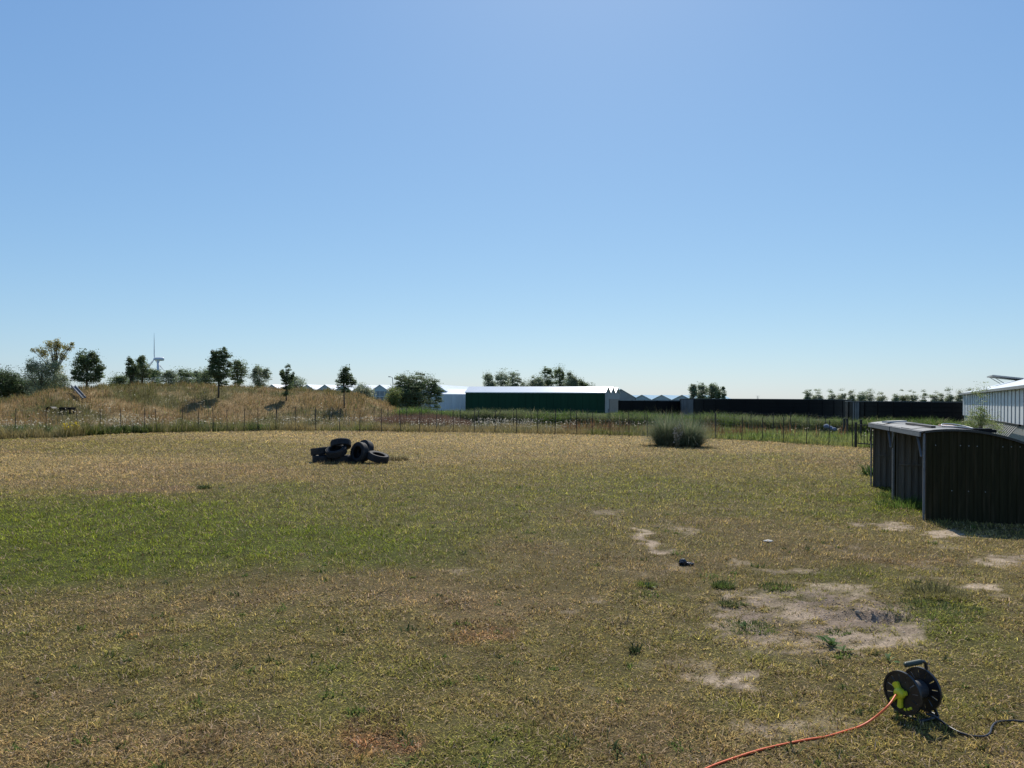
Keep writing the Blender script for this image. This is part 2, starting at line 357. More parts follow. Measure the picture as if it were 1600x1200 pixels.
leafm = mat('grass_blade', (1, 1, 1), rough=.7, var=.08, scale=3, spec=.08, trans=.40, attr=True)
(V1, F1, C1), (V2, F2, C2) = turf(930000, 2.5, 41, 1)
tag(ob('turf', raw('turf', V1, F1, leafm, C1)), 'short matted grass blades and dry clippings of the near paddock', 'grass', kind='stuff')
tag(ob('turf', raw('turf_far', V2, F2, leafm, C2)), 'short dry grass blades of the farther paddock', 'grass', kind='stuff')

# low broad weeds and thicker clumps scattered through the turf
g = np.random.default_rng(55); nc, nb = 420, 22
dd = np.interp(g.random(nc), [0, 1], [0, 1]); cd = 3.0*(16/3.0)**dd; cxp = g.uniform(-200, 1800, nc); cX = xy(cxp, cd); cb = zones(cX, cd)[1]; k = cb < .25; cX, cd = cX[k], cd[k]; nc = len(cX)
cs = g.gamma(2.0, .012, nc)+.010; kind = g.random(nc)
pal = np.where((kind < .5)[:, None], np.array((.12, .165, .035)), np.where((kind < .75)[:, None], np.array((.07, .095, .03)), np.array((.36, .27, .15))))
bx_ = np.repeat(cX, nb)+np.repeat(cs, nb)*g.normal(0, .6, nc*nb); by_ = np.repeat(cd, nb)+np.repeat(cs, nb)*g.normal(0, .6, nc*nb); n_ = nc*nb
Vw, Fw, Cw = blades(np.stack([bx_, by_, gz(bx_, by_)-.002], 1), g.uniform(0, 6.283, n_), g.uniform(.15, 1.25, n_), np.repeat(.014+cs*.8, nb)*g.uniform(.6, 1.3, n_), np.repeat(.0035+.0008*cd, nb)*g.uniform(.6, 1.5, n_), np.repeat(pal, nb, 0)*np.exp(g.normal(0, .3, n_))[:, None], 2, .6)
tag(ob('turf_weeds', raw('turf_weeds', Vw, Fw, leafm, Cw)), 'small weeds and thicker grass clumps scattered through the turf', 'weeds', kind='stuff')

# ------------------------------------------------------------------ tall vegetation
def tall(name, label, n, pxr, off, hgt, colf, wid=.018, base='ground', lean=(1.0, 1.5), seed=0, dens=None, bend=.5, flop=None):
    g = np.random.default_rng(seed)
    px = g.uniform(*pxr, n); o0 = off[0](px) if callable(off[0]) else off[0]; o1 = off[1](px) if callable(off[1]) else off[1]
    D = Dedge(px) + o0 + g.random(n)*(o1-o0); X = xy(px, D)
    if dens is not None:
        k = g.random(n) < dens(X, D, px); px, D, X = px[k], D[k], X[k]
    n = len(X); z = np.zeros(n) if base == 'ground' else hill_h(px, D)
    z = np.maximum(z, 0) if base != 'ground' else z
    hm = .6 + .8*fbm(X*.7, D*.7, seed+5)
    L = hgt(px, g, n)*hm; el = g.uniform(*lean, n); az = g.uniform(0, 2*math.pi, n)
    c = colf(X, D, px, g, n)*np.exp(g.normal(0, .22, n))[:, None]
    V, Fc, cc = blades(np.stack([X, D, z-.02], 1), az, el, L, g.uniform(.6, 1.3, n)*wid, c, 2, bend)
    tag(ob(name, raw(name, V, Fc, leafm, cc)), label, 'grass', kind='stuff')
def lerp(a, b, t): return np.array(a) + (np.array(b)-np.array(a))*t
def c_bank(X, D, px, g, n): 
    c = bankcol(X, D, 0); k = g.random(n) < .18; c[k] = np.array((.13, .15, .045)); return c*1.05
tall('bank_grass', 'brown and straw coloured dry grass covering the bank', 95000, (-420, 640), (D0off-.3, D0off+RUN*1.6), lambda p, g, n: g.uniform(.15, .5, n)*(.6+.7*vn(p/7, p*0+3, 6)), c_bank, .022, 'hill', (.75, 1.5), 11,
     dens=lambda X, D, px: .35+.9*fbm(X*.6, D*.6, 8))
def c_fringe(X, D, px, g, n):
    t = fbm(X*.45, D*.45, 91)[:, None]; c = lerp((.31, .24, .10), (.17, .18, .045), sm(.44, .60, t))
    c = c + (np.array((.12, .125, .035))-c)*(sm(500, 350, px)*.3)[:, None]
    k = g.random(n) < .2; c[k] = np.array((.34, .28, .15)); return c
tall('fence_grass', 'tall olive and straw grass growing along the wire fence', 48000, (-420, 640), (-.1, D0off+1.2), lambda p, g, n: g.uniform(.15, .62, n)*(.5+.9*vn(p/9, p*0, 5))*np.interp(p, [0, 430, 600], [1.1, .95, .8]), c_fringe, .02, 'ground', (.8, 1.5), 12)
tall('fence_grass', 'lower olive and tan grass behind the middle of the wire fence', 60000, (560, 1800), (-.1, 7.5), lambda p, g, n: g.uniform(.2, .5, n), 
     lambda X, D, px, g, n: c_fringe(X, D, px, g, n)*np.where(sm(1000, 1100, px) > g.random(n), 1.1, 1.0)[:, None]*lerp((1, 1, 1), (.85, 1.15, .8), sm(1050, 1150, px)[:, None]), .02, 'ground', (.8, 1.5), 13)
tall('brown_weeds', 'dense reddish brown dry weeds between the two fences', 15000, (585, 735), (3.5, 9.0), lambda p, g, n: g.uniform(.5, .95, n)*np.interp(p, [585, 620, 690, 735], [.6, 1, 1, .55]),
     lambda X, D, px, g, n: np.tile((.185, .115, .075), (n, 1)), .02, 'ground', (1.0, 1.5), 14, bend=.3)
tall('brown_weeds', 'scattered rust red dock stalks among grass by the right fence', 3200, (880, 1320), (.8, 5.0), lambda p, g, n: g.uniform(.45, .85, n),
     lambda X, D, px, g, n: np.tile((.20, .115, .055), (n, 1)), .03, 'ground', (1.1, 1.5), 15, dens=lambda X, D, px: sm(.55, .7, fbm(X*.8, D*.8, 16)), bend=.2)
rp = [560, 600, 700, 850, 1000, 1100, 1250, 1400, 1600, 1800]
reed0 = lambda px: np.interp(px, rp, [12, 11, 10, 9.5, 9, 8.5, 8, 7.5, 8, 8])
def c_reed(X, D, px, g, n):
    t = fbm(X*.35, D*.35, 92)[:, None]; c = lerp((.10, .165, .028), (.16, .19, .07), sm(.4, .65, t))
    c = c + (np.array((.12, .21, .03))-c)*(sm(760, 640, px)*.7)[:, None]
    k = g.random(n) < .12; c[k] = np.array((.30, .27, .15)); return c
tall('reeds', 'dense band of tall green reeds behind the fences', 90000, (575, 1760), (reed0, lambda p: reed0(p)+5), lambda p, g, n: g.uniform(.65, 1.08, n)*np.interp(p, [575, 640, 800, 1000, 1200, 1400, 1700], [.95, 1.25, 1.25, 1.17, 1.15, 1.08, 1.05]), c_reed, .04, 'ground', (1.0, 1.52), 17, bend=.9)
tall('nettles', 'bright green leafy weeds at the foot of the bank', 13000, (-350, 480), (1.6, 4.6), lambda p, g, n: g.uniform(.35, .72, n), lambda X, D, px, g, n: np.tile((.11, .165, .04), (n, 1)), .035, 'ground', (.7, 1.5), 18,
     dens=lambda X, D, px: sm(.52, .6, fbm(X*.5, D*.5, 19)), bend=1.0)
# bushier dark plants in the fringe
tall('fringe_weeds', 'dark green bushy weeds at the edge of the mown field', 6500, (40, 480), (-.1, 1.4), lambda p, g, n: g.uniform(.3, .6, n), lambda X, D, px, g, n: np.tile((.085, .115, .03), (n, 1)), .045, 'ground', (.3, 1.5), 20,
     dens=lambda X, D, px: sm(.56, .62, fbm(X*.9, D*.4, 23)), bend=.8)
# umbels and small flowers
def umbels(label, n, pxr, off, zr, colr, size, base, seed, dens):
    g = np.random.default_rng(seed); px = g.uniform(*pxr, n); D = Dedge(px)+g.uniform(*off, n); X = xy(px, D)
    k = g.random(n) < dens(X, D, px); px, D, X = px[k], D[k], X[k]; n = len(X)
    z = (np.maximum(hill_h(px, D), 0) if base == 'hill' else np.zeros(n)) + g.uniform(*zr, n)
    s = size*g.uniform(.6, 1.3, n); K = 7; Vs = []; Fs = []
    a = np.arange(K)*2*math.pi/K; tx, ty = g.normal(0, .35, n), g.normal(0, .35, n)-.25
    ring = np.stack([s[:, None]*np.cos(a), s[:, None]*np.sin(a), s[:, None]*(np.cos(a)*tx[:, None]+np.sin(a)*ty[:, None])], -1)
    ctr = np.stack([X, D, z], 1)
    st0 = ctr - np.stack([g.normal(0, .05, n), g.normal(0, .05, n), np.full(n, .0)], 1); st0[:, 2] = z-np.minimum(z, .5)
    V = np.concatenate([ctr[:, None]+np.array((0, 0, .01)), ctr[:, None]+ring, (st0+np.array((-.006, 0, 0)))[:, None], (st0+np.array((.006, 0, 0)))[:, None]], 1)
    q = K+3; b = np.arange(n)*q
    Ft = np.concatenate([np.stack([b, b+1+j, b+1+(j+1) % K], 1) for j in range(K)] + [np.stack([b+K+1, b+K+2, b], 1)])
    c = np.tile(np.array(colr), (n, 1))*g.uniform(.7, 1.1, (n, 1)); cc = np.repeat(c[:, None], q, 1); cc[:, K+1:] = (.16, .16, .06)
    tag(ob('wild_flowers', raw('wild_flowers', V.reshape(-1, 3), Ft, leafm, cc.reshape(-1, 3))), label, 'flowers', kind='stuff')
umbels('scattered white flower heads on the bank', 3000, (-350, 560), (D0off, 11), (.3, .6), (.58, .54, .42), .032, 'hill', 31, lambda X, D, px: sm(.5, .66, fbm(X*.35, D*.35, 32))*np.interp(D-Dedge(px), [3, 7, 12], [1, .7, .15]))
umbels('scattered white flower heads along the left fence', 1800, (-350, 460), (.3, 4), (.3, .66), (.58, .54, .43), .030, 'ground', 33, lambda X, D, px: sm(.45, .62, fbm(X*.4, D*.4, 34)))
umbels('white flower heads between the two fences', 3200, (440, 900), (1.0, 8.5), (.25, .62), (.60, .56, .46), .028, 'ground', 35, lambda X, D, px: sm(.40, .6, fbm(X*.4, D*.4, 36)))
umbels('sparse pale flower heads near the right fence', 420, (900, 1420), (1.5, 8), (.3, .6), (.55, .5, .4), .028, 'ground', 37, lambda X, D, px: sm(.45, .7, fbm(X*.4, D*.4, 38)))
umbels('yellow ragwort flowers by the left fence', 70, (98, 124), (-.1, .8), (.3, .62), (.55, .42, .03), .03, 'ground', 39, lambda X, D, px: np.ones(len(X)))
# ================================================================== buildings beyond the fence
M_glassroof = mat('white_roof', (.80, .82, .82), rough=.28, var=.05, scale=.5, spec=.5)
M_green = mat('dark_green_cladding', (.008, .048, .022), spec=.2, rough=.6, var=.12, scale=.6, stretch=(1, 1, .2))
M_greywall = mat('grey_cladding', (.70, .72, .71), rough=.5, var=.10, scale=.8, stretch=(3, 3, .2), dirt=((.52, .52, .49), 2.0, .5))
M_grey2 = mat('grey_end_wall', (.26, .27, .26), rough=.6, var=.12, scale=1)
M_door = mat('brown_grey_door', (.20, .165, .14), rough=.6)
M_black = mat('black_foil', (.006, .006, .0065), rough=.5, var=.25, scale=.7, spec=.15)
M_glass = mat('greenhouse_glass', (.42, .52, .54), rough=.2, var=.08, scale=.6)
M_alu = mat('aluminium_bar', (.62, .64, .65), rough=.4, metal=.6)
M_galv = mat('galvanised_steel', (.15, .155, .16), rough=.6, metal=.2, var=.2, scale=14)
def venlo(root, O, e, wv, nb, bw, length, eave, ridge, wall, roof, gable, panels=0):
    e = Vector((e[0], e[1], 0)).normalized(); wv = Vector((wv[0], wv[1], 0)).normalized(); O = Vector((O[0], O[1], 0)); Z = Vector((0, 0, 1))
    W = nb*bw; up = Z*.05
    for a, b in ((O, O+e*W), (O+wv*length, O+wv*length+e*W), (O, O+wv*length), (O+e*W, O+e*W+wv*length)):
        MB().prism([a-Z*.2, b-Z*.2, b+Z*eave, a+Z*eave], (wv if abs((b-a).dot(e)) > .5*W else e)*.08*(1 if a is O else -1)).build('wall', wall, root)
    for i in range(nb):
        p = O+e*bw*i; q = p+e*bw*.5; r = p+e*bw; x = wv*.15
        MB().prism([p-x+Z*eave, q-x+Z*ridge, q-x+Z*ridge+up, p-x+Z*eave+up], wv*(length+.3)).build('roof_panel', roof, root)
        MB().prism([q-x+Z*ridge, r-x+Z*eave, r-x+Z*eave+up, q-x+Z*ridge+up], wv*(length+.3)).build('roof_panel', roof, root)
        for s in (0, length-.04):
            g = MB().prism([p+wv*s+Z*(eave+.003), r+wv*s+Z*(eave+.003), q+wv*s+Z*(ridge-.02)], wv*.04).build('gable', gable, root)
# green shed
a = R(20); e = (math.sin(a), math.cos(a)); wv = (-math.cos(a), math.sin(a))
P = at(945, 620, 100)
shed = empty('green_shed', (P.x, P.y, 0), 'long low dark green shed with white roof and three small gables', 'shed')
venlo(shed, (P.x, P.y), e, wv, 3, 3.2, 20.6, 2.76, 3.6, M_green, M_glassroof, M_grey2)
ev = Vector((e[0], e[1], 0)); wn = Vector((wv[0], wv[1], 0)); O = Vector((P.x, P.y, 0))
MB().prism([O-wn*.02+ev*.02, O-wn*.02+ev*9.58, O-wn*.02+ev*9.58+Vector((0, 0, 2.77)), O-wn*.02+ev*.02+Vector((0, 0, 2.77))], -wn*.04).build('end_wall', M_grey2, shed)
d_ = MB().prism([O-wn*.07+ev*2.6, O-wn*.07+ev*9.2, O-wn*.07+ev*9.2+Vector((0, 0, 1.95)), O-wn*.07+ev*2.6+Vector((0, 0, 1.95))], -wn*.05).build('sliding_door', M_door, shed)
tag(d_, 'brown grey sliding door')
for k in range(20):                    # cladding panels, hardly proud of each other
    q = O + wn*(.02+k*1.03); MB().prism([q-ev*.03, q+wn*1.0-ev*.03, q+wn*1.0-ev*.03+Vector((0, 0, 2.74)), q-ev*.03+Vector((0, 0, 2.74))], -ev*(.02+.008*(k % 2))).build('cladding_panel', M_green, shed)
MB().bar(O-ev*.11+Vector((0, 0, 2.76))-wn*.1, O-ev*.11+wn*20.6+Vector((0, 0, 2.76)), .12, .1).build('gutter', M_glassroof, shed)
# pale grey building left of it
P = at(672, 620, 113)
gb = empty('grey_building', (P.x, P.y, 0), 'pale grey clad building with white roof between bush and green shed', 'building')
venlo(gb, (P.x, P.y+7), (0, -1), (1, 0), 1, 7, 8, 2.5, 3.35, M_greywall, M_glassroof, M_greywall)
for k in range(10): MB().box(P.x+.1+k*.8, P.x+.1+k*.8+.72, P.y-.05, P.y-.005, 0, 2.45).build('cladding_panel', M_greywall, gb)
# greenhouse left, behind the bank
a = R(-14); P = at(412, 620, 122)
gh = empty('greenhouse', (P.x, P.y, 0), 'long glass greenhouse with white zigzag roof behind the bank', 'greenhouse')
venlo(gh, (P.x, P.y), (math.cos(a), math.sin(a)), (-math.sin(a), math.cos(a)), 10, 3.2, 30, 2.95, 3.95, mat('greenhouse_wall', (.22, .25, .26), rough=.3, var=.2, scale=.8), M_glassroof, M_glass)
ea = Vector((math.cos(a), math.sin(a), 0)); na = Vector((math.sin(a), -math.cos(a), 0)); O = Vector((P.x, P.y, 0))
for k in range(41): MB().bar(O+ea*.8*k+na*.03-Vector((0, 0, .1)), O+ea*.8*k+na*.03+Vector((0, 0, 2.95)), .06).build('glazing_bar', M_alu, gh)
for z in (1.0, 2.1): MB().bar(O+na*.09+Vector((0, 0, z)), O+ea*32+na*.09+Vector((0, 0, z)), .06).build('glazing_rail', M_alu, gh)
for k in (2, 4, 5, 7):                 # open roof vents
    q = O+ea*(3.2*k+1.6)-na*(3+k % 3*3)+Vector((0, 0, 4.0)); MB().prism([q, q-na*1.6, q-na*1.6-ea*1.1+Vector((0, 0, .12)), q-ea*1.1+Vector((0, 0, .12))], Vector((0, 0, .04))).build('roof_vent', M_glass, gh)
# greenhouse behind the dark screen
a = R(-25); P = at(958, 620, 165)
gh2 = empty('greenhouse', (P.x, P.y, 0), 'greenhouse roofs in a zigzag above the low black screen', 'greenhouse')
venlo(gh2, (P.x, P.y), (math.cos(a), math.sin(a)), (-math.sin(a), math.cos(a)), 5, 4.4, 30, 1.95, 3.0, mat('greenhouse_wall', (.22, .25, .26)), M_glass, M_glass)
ea = Vector((math.cos(a), math.sin(a), 0)); na = Vector((math.sin(a), -math.cos(a), 0)); O = Vector((P.x, P.y, 0))
for i_ in range(5):
    p = O+ea*4.4*i_+na*.16; Z = Vector((0, 0, 1))
    MB().bar(p+Z*1.95, p+ea*2.2+Z*3.03, .1).bar(p+ea*2.2+Z*3.03, p+ea*4.4+Z*1.95, .1).build('gable_trim', M_alu, gh2)
# big dark roof just right of the shed
P = at(952, 620, 122)
gb2 = empty('grey_building', (P.x, P.y, 0), 'steep grey roof just showing behind the three small gables', 'building')
venlo(gb2, (P.x-.6, P.y), (1, 0), (0, 1), 1, 5.0, 8, 2.2, 3.62, M_grey2, M_glass, M_grey2)
# black screen
A = at(966, 640, 88); Bp = at(1068, 640, 88)
sc = empty('windbreak_screen', (A.x, A.y, 0), 'low black screen wall between green shed and round tank', 'screen')
MB().box(A.x, Bp.x, A.y, A.y+.06, 0, 1.72).build('screen_cloth', M_black, sc)
for k in range(6): MB().box(A.x+.1+k*1.5, A.x+.18+k*1.5, A.y-.085, A.y-.004, 0, 1.76).build('post', M_black, sc)
MB().box(A.x, Bp.x, A.y-.02, A.y+.08, 1.723, 1.79).build('top_rail', M_grey2, sc)
# round water tanks
def tank(pl, pr, dc, h, label, bare=7.5):  # bare: angle covered by each painted sheen panel
    xl, xr = xy(pl, dc), xy(pr, dc); cx, r = (xl+xr)/2, (xr-xl)/2*.985
    t = empty('water_tank', (cx, dc, 0), label, 'tank', 'round black water tanks')
    N = 128
    prof = [(r, -.1)]; rows = 5
    for k in range(rows):
        z0, z1 = h*k/rows, h*(k+1)/rows; prof += [(r+.012, z0+.01), (r+.012, z1-.02), (r, z1-.01)]
    prof += [(r, h), (r-.08, h), (r-.08, h-.4)]
    MB().lathe(prof, N).build('tank_wall', M_black, t, smooth=False, local=True)
    MB().lathe([(r-.07, h), (r+.06, h), (r+.06, h+.07), (r-.07, h+.07)], N, True).build('rim', mat('tank_rim', (.05, .055, .06), rough=.4), t, smooth=False, local=True)
    for k in range(36):
        an = 2*math.pi*k/36
        if math.sin(an) < .25: MB().bar((math.cos(an)*(r+.03), math.sin(an)*(r+.03), 0), (math.cos(an)*(r+.03), math.sin(an)*(r+.03), h), .07, .03).build('stiffener', M_black, t, local=True)
    MB().lathe([(0.01, h-.3), (r-.09, h-.3)], 48).build('cover', M_black, t, local=True)
    pm = mat('blue_grey_sheen', (.075, .083, .095), rough=.5, var=.2, scale=2); N = 5      # lighter panels carry the foil's left-end sheen in their colour
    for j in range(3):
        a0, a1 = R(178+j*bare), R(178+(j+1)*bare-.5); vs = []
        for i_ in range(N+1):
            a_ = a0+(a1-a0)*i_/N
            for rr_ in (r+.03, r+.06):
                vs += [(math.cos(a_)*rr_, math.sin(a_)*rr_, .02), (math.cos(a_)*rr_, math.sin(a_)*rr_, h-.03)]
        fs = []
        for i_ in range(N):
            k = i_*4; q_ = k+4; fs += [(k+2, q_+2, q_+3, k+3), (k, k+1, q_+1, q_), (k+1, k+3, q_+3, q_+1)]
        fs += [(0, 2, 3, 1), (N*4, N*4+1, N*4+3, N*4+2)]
        MB().add(vs, fs).build('sheen_panel', pm, t, local=True)
    return t
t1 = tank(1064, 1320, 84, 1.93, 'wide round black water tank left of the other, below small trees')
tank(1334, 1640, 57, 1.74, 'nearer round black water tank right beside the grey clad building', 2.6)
# small shed between the tanks
P = at(1320, 640, 92); sm_ = empty('small_shed', (P.x, P.y, 0), 'small pale shed glimpsed between the two black tanks', 'shed')
venlo(sm_, (P.x, P.y), (1, 0), (0, 1), 1, 2.2, 3, 1.1, 1.45, mat('pale_shed_wall', (.72, .72, .68), rough=.6), M_glassroof, mat('pale_shed_wall', (.7, .7, .7)))
MB().box(P.x+.5, P.x+1.2, P.y-.06, P.y-.004, .3, .6).build('vent_opening', M_black, sm_)
# mast behind tank
P = at(1184, 620, 130); ms = empty('antenna_mast', (P.x, P.y, 0), 'thin antenna mast behind the left black tank', 'mast')
MB().tube([(P.x, P.y, 0), (P.x, P.y, 2.75)], .035, 6).build('pole', M_grey2, ms)
for z, l in ((2.7, .7), (2.45, .5), (2.25, .35)): MB().bar((P.x-l/2, P.y, z), (P.x+l/2, P.y, z), .03).build('antenna_rod', M_grey2, ms)
P = at(613, 620, 75); ms = empty('lamp_mast', (P.x, P.y, 0), 'thin bent mast left of the big round bush', 'mast')
MB().tube([(P.x+.1, P.y, 0), (P.x+.05, P.y, 3.2), (P.x, P.y, 3.9), (P.x-.25, P.y, 4.0)], .035, 6).build('pole', M_grey2, ms)
MB().box(P.x-.42, P.x-.2, P.y-.06, P.y+.06, 3.94, 4.02).build('lamp_head', M_grey2, ms)
# large clad building at the right
A = Vector((at(1505, 620, 44).x, 44, 0)); Bv = Vector((at(1600, 620, 24.4).x, 24.4, 0)); wl = (Bv-A).normalized(); nin = Vector((-wl.y, wl.x, 0))
if nin.x < 0: nin = -nin
EV = 2.27; Lb = 27.0; Z = Vector((0, 0, 1))
rb = empty('clad_building', A, 'large pale grey clad greenhouse building at the right edge', 'building')
MB().prism([A+nin*.05, A+wl*Lb+nin*.05, A+wl*Lb+nin*.05+Z*EV, A+nin*.05+Z*EV], nin*.1).build('wall', M_grey2, rb)
MB().prism([A+nin*.16+wl*.02, A+nin*9+wl*.02, A+nin*9+wl*.02+Z*EV, A+nin*4.5+wl*.02+Z*(EV+1.28), A+nin*.16+wl*.02+Z*EV], wl*.08).build('gable_wall', M_greywall, rb)
MB().prism([A+nin*9, A+nin*9+wl*Lb, A+nin*9+wl*Lb+Z*EV, A+nin*9+Z*EV], -nin*.1).build('wall', M_greywall, rb)
pw = .92
for k in range(int(Lb/pw)):
    q = A+wl*(k*pw+.03); z0 = .98
    MB().prism([q+Z*z0, q+wl*(pw-.07)+Z*z0, q+wl*(pw-.07)+Z*(EV-.01), q+Z*(EV-.01)], nin*.045).build('cladding_panel', M_greywall, rb)
    MB().prism([q-wl*.05+Z*z0-nin*.03, q-wl*.01+Z*z0-nin*.03, q-wl*.01+Z*(EV-.01)-nin*.03, q-wl*.05+Z*(EV-.01)-nin*.03], nin*.03).build('joint_strip', mat('pale_joint', (.42, .43, .43), rough=.6), rb)
rf0 = -nin*.12+Z*(EV+.0-.12*.284); nb_ = 13
for k in range(nb_):
    q = A+wl*(k*Lb/nb_+(-.15 if k == 0 else .01)); l = Lb/nb_-.02
    for sgn in (0, 1):
        a0, a1 = (q+rf0, q+nin*4.5+Z*(EV+1.28)) if sgn == 0 else (q+nin*4.5+Z*(EV+1.28), q+nin*9.1+Z*EV)
        MB().prism([a0, a0+wl*l, a1+wl*l, a1], Z*.05).build('roof_panel', M_glassroof, rb)
MB().bar(A-nin*.15+Z*(EV-.03)-wl*.1, A-nin*.15+wl*Lb+Z*(EV-.03), .1, .1).build('gutter', M_grey2, rb)
# roof vent propped open
q = at(1576, 594, 41.5); hinge = A+wl*2.6+nin*2.3+Z*(EV+.72)
v = MB(); c0 = hinge; c1 = hinge+wl*2.4; up_ = (-nin*1.35+Z*.18)
for a_, b_ in ((c0, c1), (c0, c0+up_), (c1, c1+up_), (c0+up_, c1+up_), ((c0+c1)/2, (c0+c1)/2+up_)): v.bar(a_, b_, .06)
vf = v.build('roof_vent', M_grey2, rb)
MB().prism([c0+Z*.04, c1+Z*.04, c1+up_+Z*.04, c0+up_+Z*.04], Z*.012).build('vent_glass', M_glass, vf)
for a_ in (c0+wl*.5, c1-wl*.5): MB().bar(a_+up_, a_-nin*.8-Z*.2, .03).build('stay', M_grey2, vf)
# slanted cold frames along its foot
cf = empty('cold_frames', A, 'row of slanted slatted frames along the foot of the grey building', 'frames')
for k in range(9):
    q0 = A+wl*(5+k*1.9)-nin*.12; MB().bar(q0+Z*.97, q0+wl*1.85+Z*.97, .08, .06).build('top_rail', M_black, cf)
    MB().bar(q0-nin*.7+Z*.03, q0+wl*1.85-nin*.7+Z*.03, .06, .06).build('bottom_rail', M_galv, cf)
    for j in range(4): MB().bar(q0+wl*(.05+j*.46)+Z*.93, q0+wl*(.05+j*.46)-nin*.68+Z*.06, .09, .03).build('slat', mat('weathered_slat', (.40, .38, .33), rough=.7), cf)

# ================================================================== wind turbine
P = at(247, 600, 1150); M_turb = mat('turbine_white', (.70, .72, .74), rough=.5, var=.03)
wt = empty('wind_turbine', (P.x, P.y, 0), 'white wind turbine far behind the bank', 'wind turbine')
hubz = at(243, 561, 1150).z
MB().tube([(P.x, P.y, -1), (P.x, P.y, hubz*.5), (P.x, P.y, hubz-1.5)], [2.8, 2.3, 1.8], 16).build('tower', M_turb, wt, True)
ax = Vector((-1, 0, 0)); tang = Vector((0, 1, 0))
top = Vector((P.x, P.y, hubz))
MB().tube([top-ax*9, top-ax*8.2, top-ax*2, top+ax*4.2, top+ax*5], [1.4, 2.6, 3.0, 2.6, 1.8], 12).build('nacelle', M_turb, wt, True)
hub = top+ax*6
h_ = MB().tube([hub-ax*1.2, hub, hub+ax*1.6], [2.0, 2.1, .6], 12).build('hub', M_turb, wt, True)
for k in range(3):
    an = R(92+120*k); dv = tang*math.cos(an)+Vector((0, 0, 1))*math.sin(an)
    sd = ax.cross(dv)
    vs = []; prof = [(0, 1.6, 1.6), (3, 2.0, 1.5), (8, 3.6, 1.1), (20, 2.6, .8), (32, 1.6, .5), (41, .5, .25)]
    for s_, c_, t_ in prof:
        p = hub+dv*s_; vs += [p+sd*c_*.4, p+ax*t_*.5, p-sd*c_*.6*1.0, p-ax*t_*.5]
    fs = [(i_*4+j, i_*4+(j+1) % 4, i_*4+4+(j+1) % 4, i_*4+4+j) for i_ in range(5) for j in range(4)] + [(20, 21, 22, 23)]
    MB().add(vs, fs).build('blade', M_turb, wt)
# ================================================================== trees
M_leaf = mat('tree_leaves', (1, 1, 1), rough=.5, var=.1, scale=1.0, spec=.2, trans=.5, attr=True)
M_bark = mat('bark', (.10, .08, .06), rough=.9, var=.3, scale=9, bump=.5, bscale=20)
def crown(blobs, n, leaf, col, g, fuzz=.28, nclump=None, updir=0.0, hollow=.0):
    """blobs: (x, y, z, rx, ry, rz, weight) relative to the trunk foot"""
    w = np.array([b[6] for b in blobs], float); w /= w.sum(); cl = []
    nclump = nclump or 60
    for b, k in zip(blobs, g.multinomial(nclump, w)):
        v = g.normal(size=(k, 3)); v /= np.linalg.norm(v, axis=1)[:, None]; r = np.clip(g.random(k)**(1/3), hollow, 1)*.92
        c = np.array(b[:3]) + v*r[:, None]*np.array(b[3:6]); s = np.full(k, np.mean(b[3:6])*fuzz)
        cl.append(np.concatenate([c, s[:, None]*g.uniform(.6, 1.4, (k, 1))], 1))
    cl = np.concatenate(cl); idx = g.integers(0, len(cl), n)
    off = np.clip(g.normal(size=(n, 3)), -1.7, 1.7)
    if updir: off[:, 2] = np.abs(off[:, 2])*updir*1.3 + off[:, 2]*.4; off[:, :2] *= .75
    p = cl[idx, :3] + off*cl[idx, 3:4]
    p[:, 2] = np.maximum(p[:, 2], .05)
    a = g.normal(size=(n, 3)); a[:, 2] *= .7; a /= np.linalg.norm(a, axis=1)[:, None]
    b = g.normal(size=(n, 3)); b -= a*(a*b).sum(1)[:, None]; b /= np.linalg.norm(b, axis=1)[:, None]
    L = leaf*g.uniform(.6, 1.35, (n, 1)); W = L*.5
    V = np.stack([p-a*L/2, p+b*W/2, p+a*L/2, p-b*W/2], 1).reshape(-1, 3)
    cc = np.array(col)*np.exp(g.normal(0, .16, len(cl)))[idx][:, None]*np.exp(g.normal(0, .2, n))[:, None]
    cc = cc*(1 + g.normal(0, .07, (n, 3)))
    return V, np.arange(n*4).reshape(n, 4), np.repeat(np.clip(cc, .005, 1), 4, 0), cl
def tree(name, label, base, H, blobs, n, leaf, col, seed, tr=.06, cat='tree', group=None, fuzz=.28, nclump=60, updir=0.0, hollow=0., limbs=14, bare_to=.35, lean=(0, 0)):
    g = np.random.default_rng(seed); b = Vector(base); t = empty(name, b, label, cat, group)
    n = int(n*2.3); leaf *= .66; nclump = int(nclump*1.5); col = np.array(col)*1.75; fuzz *= 1.05
    V, Fc, cc, cl = crown(blobs, n, leaf, col, g, fuzz, nclump, updir, hollow)
    m = MB(); top = H*.93
    tp = [Vector((lean[0]*k+.03*H*math.sin(seed+k*5)*.3, lean[1]*k, -.1+(top+.1)*k)) for k in (0, .25, .5, .75, 1)]
    m.tube(tp, [tr*1.25, tr, tr*.75, tr*.5, tr*.15], 7)
    for j in range(min(limbs, len(cl))):
        c = Vector(cl[j, :3]); z = max(H*bare_to*.8, min(c.z*.62, top*.8)); k = (z+.1)/(top+.1); s = Vector((lean[0]*k, lean[1]*k, z)); mid = s.lerp(c, .5)+Vector((0, 0, .06*H*.4))
        m.tube([s, mid, c], [tr*.42, tr*.28, tr*.1], 5)
    ob('trunk', m.mesh('trunk', M_bark, True), t); ob('crown', raw('crown', V, Fc, M_leaf, cc), t)
    return t
DK = (.066, .088, .036); MID = (.095, .12, .054); GREY = (.135, .158, .095); PALE = (.17, .185, .115); YEL = (.17, .155, .05)  # PALE: distance haze of the far row put into the leaf colour
